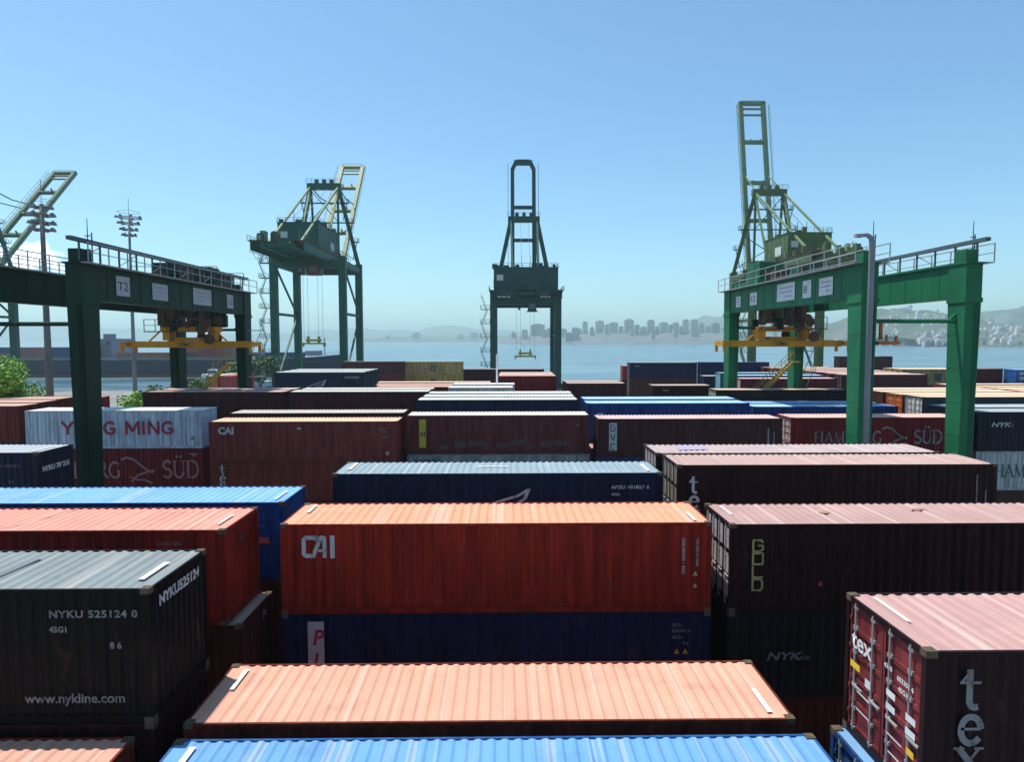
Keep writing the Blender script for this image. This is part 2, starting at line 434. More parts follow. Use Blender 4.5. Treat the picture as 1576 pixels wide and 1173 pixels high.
def roof_marks(th, ends='lr', w=.16, l=1.1, v=.25):
    L, W, H = th['_d']; w *= .62; l *= .9
    if 'l' in ends: add_quads(th, rectq(w, l), .36, W-.25-l, WHT, 'roof', 'roof_marking', .004)
    if 'r' in ends: add_quads(th, rectq(w, l), L-.36-w, v, WHT, 'roof', 'roof_marking', .004)
def id_text(th, code, sub, u, v, s=.16, mat=None, extra=True):
    add_text(th, code, u, v, s, mat or LW, bold=.006, sx=1.15, spacing=1.1)
    if sub: add_text(th, sub, u, v-s*1.5, s*.75, mat or LW, bold=.004, sx=1.15)
def hamburg(th, u, v, h, mat):
    sq = lambda Q: [[(a*.88, b) for a, b in k] for k in Q]
    add_quads(th, sq(serif_quads('HAMBURG', h)), u, v, mat)
    w = 5.8*h
    # gull-like swoosh between the words
    q = []
    strip(q, [(.0,.9),(.25,1.02),(.6,.92),(1.0,.55),(1.35,.28),(1.55,.2)], .11)
    strip(q, [(1.6,.32),(1.2,.22),(.8,.05),(.5,-.28)], .1)
    strip(q, [(.45,-.05),(.75,-.2),(1.1,-.2),(1.5,-.38)], .08)
    add_quads(th, [[(a.x*h*1.3, a.y*h*1.2+.1) for a in k] for k in q], u+w-.1, v, mat, name='logo')
    add_quads(th, sq(serif_quads('SÜD', h*1.08)), u+w+2.5*h, v, mat)
def wing(th, u, v, s, mat, kx=1.5):
    q = []
    strip(q, [(0,0),(.45,.28),(.95,.55),(1.35,.72),(1.6,.95)], .075)
    strip(q, [(1.6,.95),(1.5,.62),(1.25,.35)], .08)
    strip(q, [(.7,.12),(1.05,.3),(1.45,.42)], .07); strip(q, [(1.45,.42),(1.3,.12),(1.1,-.05)], .07)
    strip(q, [(.5,-.1),(.85,.02),(1.25,.05)], .06); strip(q, [(.0,0),(.3,-.12),(.9,-.25),(1.3,-.2)], .06)
    add_quads(th, [[(a.x*s*kx, a.y*s) for a in k] for k in q], u, v, mat, name='logo')
SANS = {'Y': ([[(0,1),(.4,.48),(.8,1)],[(.4,.5),(.4,0)]],.82), 'A': ([[(0,0),(.42,1),(.84,0)],[(.18,.3),(.66,.3)]],.9), 'N': ([[(.08,0),(.08,1),(.72,0),(.72,1)]],.86),
 'G': ([arc(.45,.5,.38,.45,45,320,12)+[(.76,.42),(.48,.42)]],.92), 'M': ([[(.08,0),(.08,1),(.5,.25),(.92,1),(.92,0)]],1.06), 'I': ([[(.1,0),(.1,1)]],.3), ' ': ([],.4)}
def sans(th, txt, u, v, h, wd, mat, kx=1.0):
    q = []; x = 0
    for ch in txt:
        st, adv = SANS[ch]
        for pl in st: strip(q, [((px+x)*kx, py) for px, py in pl], wd)
        x += adv+.1
    add_quads(th, [[(a.x*h, a.y*h) for a in k] for k in q], u, v, mat)
def box_letters(th, word, u, v, w, h, gap, wd, mat):
    q = []
    G = {'G': [[(w,h*.8),(w*.8,h),(0,h),(0,0),(w*.75,0),(w,h*.2),(w,h*.5),(w*.55,h*.5)]], 'O': [[(0,0),(w,0),(w,h),(0,h),(0,0)]],
         'L': [[(0,h),(0,0),(w,0)]], 'D': [[(0,0),(w*.8,0),(w,h*.25),(w,h*.8),(w*.8,h),(0,h),(0,0)]],
         'V': [[(0,h),(w/2,0),(w,h)]], 'C': [[(w,h),(0,h),(0,0),(w,0)]]}
    for i, ch in enumerate(word):
        for pl in G[ch]: strip(q, [(x, y-i*(h+gap)) for x, y in pl], wd)
    add_quads(th, [[(a.x, a.y) for a in k] for k in q], u, v, mat)

# roof tints and sides
ORF = (.60,.27,.16); ORS = (.10,.012,.008)

# ---- near block, row by row away from the camera
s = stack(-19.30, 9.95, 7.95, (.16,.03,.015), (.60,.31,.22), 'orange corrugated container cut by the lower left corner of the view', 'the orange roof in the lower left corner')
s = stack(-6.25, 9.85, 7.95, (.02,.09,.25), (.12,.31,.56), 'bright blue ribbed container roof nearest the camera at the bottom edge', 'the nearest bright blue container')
roof_marks(s[0], 'l', .2, .9)
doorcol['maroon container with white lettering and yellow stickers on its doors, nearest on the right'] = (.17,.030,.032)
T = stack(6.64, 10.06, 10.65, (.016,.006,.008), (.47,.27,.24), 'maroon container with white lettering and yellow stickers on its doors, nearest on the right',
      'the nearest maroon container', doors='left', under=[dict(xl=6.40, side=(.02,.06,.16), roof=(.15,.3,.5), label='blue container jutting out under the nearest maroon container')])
tex = T[0]; 

add_quads(tex, serif_quads('tex', .62, vertical=True, T=.17, t=.07, gap=.1), .52, 1.72, LG)
roof_marks(tex, 'l', .13, 1.2)
add_text(tex, 'tex', .30, 1.75, .50, WHT, 'left', bold=.008, off=.03)
def stick(th, u, v, w, h, m, face='left', off=.012): return add_quads(th, rectq(w, h), u, v, m, face, 'sticker', off)
stick(tex, .24, 1.33, .32, .13, YEL); stick(tex, .75, 1.18, .18, .16, WHT)
for (u, v) in ((1.42, 1.40), (1.42, 1.16), (1.98, 1.28), (1.98, 1.05)): stick(tex, u, v, .26, .12, WHT)
stick(tex, 2.02, .72, .2, .12, YEL)
add_text(tex, '603301 4', 1.74, 1.83, .12, WHT, 'left', bold=.003, off=.03); add_text(tex, '45G1', 1.78, 1.66, .12, WHT, 'left', bold=.003, off=.03)
add_text(tex, '4310', 1.36, 1.88, .12, WHT, 'left', bold=.003, off=.03)
for u, v in ((.52,.95),(.52,.62),(1.5,.75),(1.55,.45)): stick(tex, u, v, .42, .03, WHT, off=.03)

s = stack(-19.04, 12.6, 10.77, (.003,.003,.0035), (.20,.235,.235), 'black container with a grey ribbed roof and white web address, front left', 'the black web address container at front left',
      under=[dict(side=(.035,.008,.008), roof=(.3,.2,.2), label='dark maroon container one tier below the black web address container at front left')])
nyk = s[0]; L = 12.19
id_text(nyk, 'NYKU 525124 0', None, 10.25, 2.12, .20, LG); add_text(nyk, '45G1', 10.25, 1.83, .16, LG, bold=.006)
add_text(nyk, 'www.nykline.com', 9.72, .42, .27, LG, bold=.004); add_text(nyk, '8 6', 11.4, 1.5, .18, LG, bold=.006)
add_text(nyk, 'NYKU525124', .35, 2.2, .30, LW, 'right', bold=.012); roof_marks(nyk, 'r', .2, 1.15, .5)
add_quads(nyk, [[(0,0),(.07,0),(.15,1.3),(.08,1.3)]], 8.75, .5, flat((.06,.07,.09)), 'roof', 'roof_stain', .003)

s = stack(-6.36, 12.77, 7.96, (.13,.025,.014), (.66,.33,.22), 'salmon orange container with a long sunlit ribbed roof at bottom centre', 'the salmon roofed container at bottom centre')
roof_marks(s[0], 'lr', .18, 1.0)
stack(6.45, 12.85, 2.65, (.03,.01,.01), (.3,.15,.12), 'low maroon container hidden behind the nearest maroon container', 'the low stack behind the nearest maroon container')
stack(-19.4, 15.15, 5.3, (.03,.01,.01), (.3,.15,.12), 'low maroon container in the dark gap behind the black web address container', 'the low stack behind the black web address container')
stack(-6.3, 15.65, 5.2, (.05,.015,.01), (.3,.15,.12), 'low brown container in the shade behind the salmon roofed container', 'the low stack behind the salmon roof')
stack(6.45, 15.7, 2.65, (.02,.015,.03), (.2,.15,.15), 'low navy container in the shade in front of the yellow lettered container', 'the low stack in front of the yellow lettered container')

s = stack(-19.65, 17.5, 10.5, (.20,.013,.008), (.64,.28,.20), 'red container with a salmon roof crossed by a dark seam at the left edge', 'the red container with the seam on its roof',
      under=[dict(xl=-19.28, side=(.055,.012,.010), roof=(.42,.36,.28), label='dark red container with pale roof end jutting out under the seamed red container')])
o = s[0]; roof_marks(o, 'r', .14, 1.1, .6)
add_quads(o, [[(0,0),(.02,0),(.72,2.25),(.70,2.25)]], 6.15, .08, flat((.16,.05,.03)), 'roof', 'roof_seam', .003)
add_text(o, 'CAXU 806', 10.4, 2.2, .14, LG); add_quads(o, rectq(.14,.2), 1.05, 2.0, LD, 'right', 'sticker', .004)
add_text(s[1], 'P1', 1.6, 2.1, .35, LW, 'right', bold=.004, rot=0)

s = stack(-6.3, 18.42, 10.38, (.23,.016,.008), (.66,.31,.17), 'bright red corrugated container with three white letters in the middle of the view', 'the bright red middle container',
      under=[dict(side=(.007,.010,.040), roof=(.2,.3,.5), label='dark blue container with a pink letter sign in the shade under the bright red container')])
cai = s[0]; roof_marks(cai, 'lr', .16, 1.0)
q = []
for pl, wd in (([(.36,.45),(.36,.52),(0.06,.52),(0.0,.46),(0.0,.06),(.06,.0),(.22,.0)], .115), ([(.25,-.04),(.47,.52),(.58,.52),(.58,-.04)], .11), ([(.42,.15),(.58,.15)], .08), ([(.80,-.05),(.80,.56)], .13)): strip(q, pl, wd)
add_quads(cai, [[(a.x, a.y) for a in k] for k in q], .66, 1.68, LW)
add_text(cai, 'CAIU 832904 1 45G1', 11.35, 2.15, .12, LW, rot=-90, bold=.002, sx=1.0); add_text(cai, 'MAX GROSS 32500', 11.75, 2.15, .10, LW, rot=-90)
for v in (1.05, .70): add_quads(cai, [[(0,0),(.14,0),(.07,.13)]], 11.66, v, LY, name='sticker')
pil = s[1]
add_quads(pil, rectq(.46, 1.75), .72, .62, PLATE, name='sign_panel', off=.004)
add_text(pil, 'P', .84, 1.70, .62, LR, bold=.014, shear=.15, off=.010); add_text(pil, 'I', .84, 1.02, .62, LR, bold=.014, shear=.15, off=.010)
add_text(pil, 'PCIU', 11.1, 2.15, .14, LG); add_text(pil, '830745 6', 11.1, 1.98, .14, LG); add_text(pil, '45G1', 11.1, 1.8, .14, LG); add_text(pil, '9 6', 11.4, 1.62, .14, LG)
for u in (11.15, 11.4): add_quads(pil, [[(0,0),(.16,0),(.08,.15)]], u, 1.36, flat((.45,.2,.02)), name='sticker')

s = stack(6.45, 18.52, 10.29, (.024,.005,.006), (.42,.25,.22), 'dark maroon container with upright yellow letters and sunlit white doors on its left end', 'the yellow lettered container', doors='left',
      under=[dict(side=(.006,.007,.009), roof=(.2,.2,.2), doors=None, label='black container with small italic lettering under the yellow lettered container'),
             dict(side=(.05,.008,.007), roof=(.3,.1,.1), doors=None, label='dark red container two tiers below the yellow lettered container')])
g = s[0]; box_letters(g, 'GOLD', .66, 1.78, .28, .32, .06, .055, LY); roof_marks(g, 'l', .13, 1.2)
add_quads(g, [[(0,.07),(.07,.0),(.14,.07),(.07,.2)]], 2.55, .72, flat((.5,.03,.06)), name='sticker')
for u, v, r_ in ((3.2,1.2,.35),(6.2,1.5,.5)): add_quads(g, [[(-.1,0),(.12,-.08),(r_,.14),(.05,.2)]], u, v, flat((.30,.17,.12)), 'roof', 'roof_stain', .003)
for zi in range(3):
    for yi in range(4): stick(g, .18+yi*.56, .35+zi*.72, .42, .58, PLATE, off=-.02)
add_text(s[1], 'NYK', 1.1, 1.15, .32, LG, bold=.008, shear=.25, sx=1.5); add_text(s[1], 'LINE', 1.95, 1.15, .16, LG, shear=.2, sx=1.3)

s = stack(-19.36, 21.34, 10.29, (.012,.05,.19), (.17,.39,.68), 'bright blue container with a glossy sky blue roof behind the seamed red one', 'the bright blue container on the left')
roof_marks(s[0], 'r', .14, 1.4, .4); add_text(s[0], 'U 1', 11.3, 2.0, .2, LG); add_text(s[0], '5 6', 11.35, 1.75, .16, LG)
add_quads(s[0], rectq(.35, .2), 11.35, 1.2, flat((.5,.12,.1)), name='sticker')
stack(-6.4, 21.5, 7.8, (.05,.012,.01), (.4,.2,.15), 'brown-red container hidden behind the bright red middle container', 'the stack hidden behind the bright red one')
stack(6.5, 21.6, 7.8, (.05,.012,.01), (.4,.2,.15), 'maroon container hidden behind the yellow lettered container', 'the stack hidden behind the yellow lettered container')
s = stack(-6.32, 24.26, 10.62, (.008,.016,.040), (.24,.32,.36), 'navy container with a white wing emblem and pale blue-grey roof at mid centre', 'the navy wing emblem container')
a = s[0]; wing(a, 4.65, 1.02, 1.08, LW); roof_marks(a, 'lr', .22, 1.5, .4)
add_quads(a, rectq(1.2, .12), 5.3, 1.3, WHT, 'roof', 'roof_marking', .004)
id_text(a, 'APZU 451827 6', '45G1', 10.3, 2.05, .17); add_text(a, '9 6', 11.2, 1.35, .18, LW)
s = stack(6.56, 24.72, 10.81, (.022,.006,.007), (.45,.29,.25), 'dark maroon container with upright letters and latticed doors behind the yellow lettered one', 'the container behind the yellow lettered one', doors='left')
add_quads(s[0], serif_quads('tex', .62, vertical=True, T=.17, t=.07, gap=.1), .42, 1.62, LW)
add_quads(s[0], rectq(.05, 1.9), 11.4, .4, LG, name='lettering'); add_quads(s[0], rectq(.05, .9), 11.75, .8, LG, name='lettering')
for zi in range(3):
    for yi in range(4): stick(s[0], .18+yi*.56, .35+zi*.78, .40, .62, flat((.30,.26,.20)), off=-.02)
stack(-19.3, 24.4, 5.2, (.05,.012,.01), (.4,.2,.15), 'low maroon container behind the bright blue one on the left', 'the low stack behind the bright blue container')
stack(-19.3, 27.3, 5.2, (.05,.02,.02), (.4,.2,.15), 'low brown container at the lane edge on the left', 'the low stack at the lane edge')
stack(-6.4, 27.3, 7.8, (.05,.012,.01), (.4,.2,.15), 'maroon container hidden behind the navy wing emblem container', 'the stack hidden behind the navy wing emblem container')
s = stack(6.47, 27.9, 10.72, (.03,.012,.012), (.43,.33,.32), 'maroon container with a dusty pink roof at the lane edge behind the dark maroon pair', 'the dusty pink roof at the lane edge', doors='left')
for zi in range(3):
    for yi in range(4): stick(s[0], .18+yi*.56, .35+zi*.78, .40, .62, PLATE, off=-.02)
add_quads(s[0], [[(0,0),(1.3,.1),(1.5,1.2),(.2,1.3)]], 1.2, .8, flat((.36,.30,.40)), 'roof', 'roof_stain', .003)
s = stack(-32.6, 29.0, 10.65, (.010,.012,.030), (.42,.45,.47), 'black-blue container with a white number strip on its right end, left edge', 'the black-blue container at the left edge')
add_text(s[0], 'NYKU 709215', .3, 1.75, .30, LW, 'right', bold=.02); roof_marks(s[0], 'r', .2, 1.8, .3)
add_text(s[0], 'NYKU 709215 3', 10.2, 2.0, .18, LG); add_text(s[0], '8 6', 10.9, 1.3, .18, LG)

# ---- second block, beyond the lane
s = stack(-19.08, 42.85, 10.28, (.165,.032,.030), (.68,.47,.30), 'brown-red container with small white letters beside the white red lettered one', 'the small lettered brown-red container',
      under=[dict(side=(.15,.028,.018), roof=(.3,.15,.1), label='brown-red container with upright letters under the small lettered brown-red one')])
add_text(s[0], 'CAI', .6, 1.75, .62, LW, bold=.03); add_text(s[0], 'CAIU', 10.9, 2.0, .2, LG); add_text(s[0], '4182', 11.1, 1.8, .2, LG); add_text(s[0], '45G1', 11.2, 1.5, .2, LG)
add_quads(s[0], rectq(.25,.1), 5.7, 2.05, LW, name='sticker'); add_quads(s[0], rectq(.22,.22), 11.4, .35, LY, name='sticker')
add_quads(s[1], serif_quads('tex', .6, vertical=True, T=.17, t=.07, gap=.1), .6, 1.7, LW)
s = stack(-6.47, 44.0, 10.52, (.105,.026,.026), (.62,.62,.52), 'brown container with an upright yellow sign at its left and a pale roof', 'the brown container with the yellow sign',
      under=[dict(side=(.20,.24,.24), roof=(.5,.5,.5), label='pale grey container with dark lettering under the brown container with the yellow sign')])
add_quads(s[0], rectq(.45, 1.9), .82, .45, flat((.40,.33,.02)), name='sign_panel'); add_text(s[0], 'H', .9, 1.2, .45, LD, bold=.02, off=.01)
add_text(s[1], 'HAMBURG', .5, 2.05, .36, LD, bold=.012); id_text(s[0], '43', '', 11.3, 1.9, .16, LG)
for i in range(9): add_quads(s[0], rectq(.5+.3*(i%3), .35+.1*(i%2)), 2.2+i*.95, .3+.12*(i%3), flat((.075,.03,.03)), name='repainted_patch', off=.002)
s = stack(6.2, 43.28, 10.34, (.055,.018,.020), (.58,.40,.38), 'dark brown container with an upright white panel of box letters and a pink roof', 'the dark brown container with the upright letter panel')
add_quads(s[0], rectq(.52, 1.85), .72, .45, flat((.40,.42,.42)), name='sign_panel'); box_letters(s[0], 'GVC', .84, 1.75, .28, .40, .22, .07, LD)
add_quads(s[0], rectq(.12,1.5), 11.2, .4, LG, name='lettering'); add_quads(s[0], rectq(.08,.8), 11.6, .9, LG, name='lettering')
HR = (.15,.012,.015)
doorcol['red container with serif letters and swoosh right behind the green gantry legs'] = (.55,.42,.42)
s = stack(18.96, 43.3, 10.38, HR, (.66,.38,.33), 'red container with serif letters and swoosh right behind the green gantry legs', 'the red serif lettered container', doors='left')
hamburg(s[0], 1.55, .85, .80, LG)
s = stack(31.75, 43.8, 10.67, (.008,.010,.022), (.30,.34,.38), 'black-blue container with small white italic lettering at the right edge', 'the black-blue container at the right edge',
      under=[dict(side=(.33,.37,.38), roof=(.5,.5,.5), label='white container with dark serif lettering low at the right edge')])
add_text(s[0], 'NYK', .9, 1.65, .42, LW, bold=.01, shear=.25, sx=1.5); add_text(s[0], 'LINE', 2.0, 1.65, .22, LG, shear=.2)
hamburg(s[1], 1.3, .9, .82, LD)
s = stack(-33.24, 46.23, 10.66, (.46,.52,.60), (.80,.80,.76), 'white container with bold red lettering behind the left gantry leg', 'the white red lettered container',
      under=[dict(side=HR, roof=(.4,.2,.2), label='dark red container with pink serif lettering under the white red lettered container')])
sans(s[0], 'YANG MING', 2.5, 1.0, .88, .2, LR, 1.13); add_quads(s[0], [[(0,.15),(.15,0),(.3,.15),(.15,.3)]], 11.35, .55, flat((.15,.25,.03)), name='sticker')
add_text(s[0], 'YMLU', 10.9, 2.0, .18, LG)
hamburg(s[1], .35, .6, 1.08, flat((.30,.16,.16)))
add_quads(s[1], [[(0,.3),(.8,.3),(.6,.2),(.5,0),(.35,.18)]], 11.1, 2.0, flat((.30,.16,.16)), name='logo')

RS = (.075,.018,.016); 
stack(-19.2, 46.3, 10.45, (.07,.02,.02), (.50,.46,.40), 'brown container with a beige-grey roof right behind the small lettered brown-red one', 'the beige-grey roof left of centre')
for xl, nm in ((-6.5,'brown container with the yellow sign'),(6.2,'upright letter panel container'),(18.9,'red serif lettered container')):
    stack(xl, 46.8, 7.8, RS, (.4,.2,.15), 'lower maroon container in the row behind the '+nm, 'the row behind the '+nm.replace('with the ','').replace(' container',''))
stack(31.75, 46.8, 10.67, (.02,.03,.045), (.33,.38,.40), 'grey-blue roofed container right behind the black-blue container at the right edge', 'the grey-blue roof at the right edge')
for i, y in enumerate((48.6, 51.5, 54.4)):
    nm = ['first','second','third'][i]
    stack(-47.6-.5*i, y, 10.76, (.14,.020,.017), (.60,.36,.28), 'dark red container, %s row behind the left edge of the white red lettered container' % nm, 'the %s dark red stack left of the white one' % nm,
          full_under=1 if i == 0 else 0)
stack(-43.9, 61.5, 10.2, (.25,.03,.03), (.60,.2,.18), 'small red container with a pink roof glimpsed right of the left gantry leg', 'the small red container near the tree', L=6.06)
s = stack(-6.56, 49.8, 11.03, (.012,.020,.050), (.60,.66,.58), 'navy container with a pale green-white roof at the centre of the second block', 'the navy container with pale green roof')
stack(-6.5, 52.7, 11.03, (.02,.05,.05), (.62,.66,.60), 'middle one of the three pale green-white roofs at the centre', 'the middle pale green-white roof')
stack(-6.4, 55.6, 11.05, (.05,.05,.05), (.66,.66,.60), 'farthest of the three pale green-white roofs at the centre', 'the farthest pale green-white roof')
s = stack(6.19, 49.2, 10.8, (.014,.05,.19), (.28,.50,.80), 'blue container with a letter sign and a light blue roof, right of centre', 'the blue letter sign container right of centre')
for t_, u in ((s[0], .75),): add_quads(t_, rectq(.5, 1.6), u, .35, flat((.5,.4,.45)), name='sign_panel'); add_text(t_, 'P', u+.08, 1.2, .6, LR, bold=.02, off=.01); add_text(t_, 'I', u+.14, .6, .6, LB, bold=.02, off=.01)
add_quads(s[0], rectq(.5,.35), 10.0, 1.55, LG, name='lettering')
stack(6.3, 52.1, 10.85, (.014,.05,.19), (.32,.52,.78), 'blue roofed container behind the blue letter sign container', 'the second blue roof right of centre')
stack(18.9, 49.9, 7.8, RS, (.4,.2,.15), 'lower maroon container in front of the right hand blue container', 'the low row before the right blue container')
stack(31.75, 49.0, 7.8, RS, (.4,.2,.15), 'lower maroon container in front of the grey-blue container with white doors', 'the low row before the white doored container')
lb = 'dark grey-blue container with white barred doors behind the right gantry leg'
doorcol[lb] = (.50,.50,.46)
s = stack(33.3, 52.1, 10.94, (.035,.050,.070), (.70,.48,.32), lb, 'the grey-blue container with white doors', doors='left')
add_quads(s[0], serif_quads('SÜD', .7), 8.0, 1.0, LG)
stack(20.91, 55.0, 9.92, (.014,.05,.19), (.30,.52,.80), 'blue container with a light blue roof crossed by the crane shadow', 'the right hand blue container')
s = bpy.data.objects[-1] if False else None
stack(20.91, 57.9, 9.92, (.014,.05,.19), (.30,.52,.80), 'light blue roof right behind the right hand blue container', 'the second right hand blue roof')
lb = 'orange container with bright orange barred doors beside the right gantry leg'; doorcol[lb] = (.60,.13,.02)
stack(33.42, 55.0, 10.9, (.30,.06,.015), (.70,.50,.34), lb, 'the orange doored container', doors='left')
stack(33.4, 57.9, 10.9, (.1,.03,.02), (.74,.55,.36), 'peach roofed container behind the orange doored one', 'the peach roof behind the orange doored container')
stack(33.6, 60.8, 10.9, (.1,.03,.02), (.72,.50,.38), 'second peach roof behind the orange doored container', 'the second peach roof')
stack(46.1, 57.9, 10.9, (.1,.03,.02), (.72,.45,.33), 'salmon roofed container cut by the right edge of the view', 'the salmon roof at the right edge')
stack(46.1, 60.8, 10.9, (.1,.03,.02), (.72,.52,.33), 'yellowish roofed container at the right edge behind the salmon one', 'the yellowish roof at the right edge')
stack(-18.76, 57.9, 11.03, (.08,.016,.022), (.60,.62,.52), 'wide dark maroon container with a grey-white roof left of centre', 'the wide dark maroon container left of centre')
stack(-18.7, 60.8, 11.03, (.050,.014,.016), (.62,.60,.54), 'pale roof behind the wide dark maroon container', 'the pale roof behind the wide dark maroon container')
stack(-31.4, 57.9, 11.03, (.060,.014,.016), (.62,.36,.28), 'dark maroon container with a pink roof beside the far leg of the left gantry', 'the first pink roof by the far left gantry leg')
stack(-31.4, 60.8, 11.03, (.060,.014,.016), (.64,.44,.40), 'second pink roof beside the far leg of the left gantry', 'the second pink roof by the far left gantry leg')
for xl, nm in ((-6.5,'centre'),(6.2,'right of centre')):
    stack(xl+ (0 if xl>0 else 0), 58.6 if xl < 0 else 55.2, 7.8, RS, (.4,.2,.15), 'lower maroon container in a dip of the second block, '+nm, 'the dip of the second block, '+nm)
stack(-5.2, 61.6, 11.1, (.5,.5,.48), (.80,.80,.76), 'short white container with a bright white roof at the centre', 'the short white container', L=6.06)
stack(-5.0, 64.5, 11.2, (.5,.5,.48), (.80,.80,.78), 'second short white container right behind the first', 'the second short white container', L=6.06)
lb = 'very dark brown container with pale doors before the far legs of the right gantry'; doorcol[lb] = (.42,.38,.32)
stack(19.59, 60.8, 10.88, (.030,.014,.014), (.50,.38,.26), lb, 'the very dark brown container with pale doors', doors='left')

# ---- third block and beyond
stack(-12.6, 64.8, 10.95, (.10,.02,.015), (.70,.42,.28), 'peach roofed container left of the short white ones', 'the peach roof left of the short white containers')
stack(-13.2, 67.7, 10.95, (.3,.03,.03), (.70,.40,.32), 'red container with a pinkish roof, middle of the peach roofs left of centre', 'the middle pinkish roof left of centre')
stack(-13.6, 70.6, 11.0, (.10,.02,.015), (.72,.50,.38), 'farthest of the peach roofs left of centre', 'the farthest peach roof left of centre')
s = stack(-.55, 69.0, 11.78, (.22,.018,.025), (.72,.42,.34), 'short bright red container with white lettering under the middle quay crane', 'the short bright red container', L=6.06)
add_text(s[0], 'HAMBURG SÜD', .5, .9, .62, LW, sx=1.05)
stack(-.55, 71.9, 11.78, (.22,.018,.025), (.70,.50,.42), 'pale pink roof right behind the short bright red container', 'the pale pink roof behind the short bright red container', L=6.06)
stack(-.45, 74.8, 11.78, (.22,.03,.025), (.72,.55,.46), 'second pale pink roof behind the short bright red container', 'the second pale pink roof', L=6.06)
stack(6.5, 68.0, 11.05, (.075,.022,.022), (.50,.36,.30), 'short brown-maroon container standing alone right of the middle crane', 'the short brown-maroon container', L=6.06)
stack(6.5, 70.9, 11.05, (.075,.022,.022), (.50,.40,.33), 'brown roofed short container behind the lone brown-maroon one', 'the short container behind the lone brown-maroon one', L=6.06)
s = stack(15.38, 68.0, 10.8, (.040,.014,.014), (.45,.34,.28), 'short dark brown container in front of the navy and brown pair', 'the short dark brown container', L=6.06)
add_quads(s[0], rectq(.6,.18), 1.0, 2.1, LG, name='lettering')
stack(-6.1, 100.0, 11.1, (.045,.012,.018), (.42,.30,.30), 'dark maroon container seen behind the thin white post', 'the dark maroon container behind the white post')
s = stack(-31.4, 91.0, 11.12, (.010,.018,.045), (.58,.62,.58), 'navy container with a white wing emblem and pale roof, far left of centre', 'the far navy wing emblem container')
wing(s[0], 4.4, .7, 1.1, LW); add_quads(s[0], rectq(2.0,.3), 10-.4, 1.9, LG, name='lettering')
for i, y in enumerate((93.9, 96.8, 99.7)):
    stack(-31.4, y, 11.12, (.014,.02,.05), (.60,.63,.60), '%s pale roof behind the far navy wing emblem container' % ['first','second','third'][i], 'the %s pale roof behind the far navy container' % ['first','second','third'][i])
s = stack(-20.7, 138.0, 11.0, (.36,.25,.10), (.62,.52,.36), 'beige container with a dark square emblem, upper of two by the water', 'the beige emblem container by the water',
      under=[dict(side=(.33,.24,.06), roof=(.6,.5,.3), label='yellow-beige container with a dark emblem, lower of the two by the water')])
for t_ in s[:2]: add_quads(t_, rectq(1.1, 1.2), 5.5, .7, LD, name='logo'); add_quads(t_, rectq(.7,.16)+rectq(.7,.16,0,.35), 5.7, .95, LY, name='lettering', off=.02)
stack(-32.3, 133.0, 11.2, (.07,.018,.022), (.36,.30,.28), 'maroon container left of the beige emblem pair by the water', 'the maroon container left of the beige pair')
s = stack(22.63, 119.0, 11.39, (.012,.014,.055), (.45,.42,.36), 'dark navy container on a brown one, tall stack right of centre by the water', 'the tall navy stack by the water', doors='left',
      under=[dict(side=(.075,.025,.018), roof=(.4,.3,.2), label='brown container under the dark navy one of the tall stack by the water')])
add_quads(s[0], rectq(1.0,.2), .8, 2.1, LG, name='lettering')
stack(22.3, 124.0, 10.6, (.35,.06,.05), (.6,.3,.25), 'reddish container whose end shows left of the tall navy stack', 'the reddish container left of the tall navy stack')
stack(35.3, 118.0, 11.45, (.012,.014,.07), (.05,.06,.16), 'purple-blue container right of the tall navy stack', 'the purple-blue container', full_under=1)
stack(30.3, 100.0, 10.0, (.014,.02,.045), (.45,.45,.48), 'dark navy container with a lilac roof in front of the purple-blue one', 'the lilac roofed navy container')
lb = 'teal container with pale teal doors behind the far leg of the right gantry'; doorcol[lb] = (.2,.42,.5)
stack(31.2, 95.0, 10.7, (.03,.12,.18), (.3,.5,.6), lb, 'the teal doored container', doors='left')
stack(29.71, 86.0, 10.83, (.02,.10,.25), (.35,.60,.80), 'light blue roofed container seen through the right gantry', 'the light blue roof through the right gantry')
lb = 'red container with pinkish white doors seen through the right gantry'; doorcol[lb] = (.6,.35,.35)
stack(29.83, 83.0, 10.6, (.10,.016,.020), (.65,.42,.42), lb, 'the red container seen through the right gantry', doors='left')
stack(47.79, 93.0, 10.55, (.060,.016,.022), (.70,.52,.44), 'large maroon container left of the beige emblem container on the right', 'the large maroon container on the right', doors='left', full_under=1)
nm = ['first','second','third','fourth','fifth','sixth','seventh','eighth']
rc = [(.70,.48,.40),(.72,.42,.34),(.70,.50,.46),(.72,.36,.30),(.70,.45,.36),(.72,.52,.42),(.66,.3,.26),(.72,.46,.36)]
for i in range(8):
    stack(47.6-.25*i, 95.9+2.9*i, 10.55+.05*(i%3), (.12,.025,.02), rc[i], '%s of the pink and peach roofs behind the large maroon container on the right' % nm[i], 'the %s pink or peach roof on the right' % nm[i])
s = stack(65.35, 108.0, 10.6, (.36,.25,.10), (.72,.62,.44), 'beige container with a dark square emblem between the legs of the right gantry', 'the beige container between the right gantry legs')
add_quads(s[0], rectq(1.1, 1.2), 5.5, .7, LD, name='logo')
stack(65.3, 110.9, 10.6, (.36,.25,.10), (.74,.60,.42), 'peach roof behind the beige container between the right gantry legs', 'the peach roof behind the beige container on the right')
stack(60.6, 90.0, 9.3, (.2,.06,.03), (.74,.50,.38), 'peach roofed low container in front of the beige one on the right', 'the low peach roof on the right')
stack(60.6, 87.1, 9.2, (.2,.06,.03), (.74,.56,.36), 'nearer peach roofed low container in front of the beige one on the right', 'the nearer low peach roof on the right')
stack(73.2, 90.0, 9.2, (.2,.06,.03), (.74,.58,.40), 'low sandy roofed container under the blue doors at the right edge', 'the low sandy roof at the right edge')
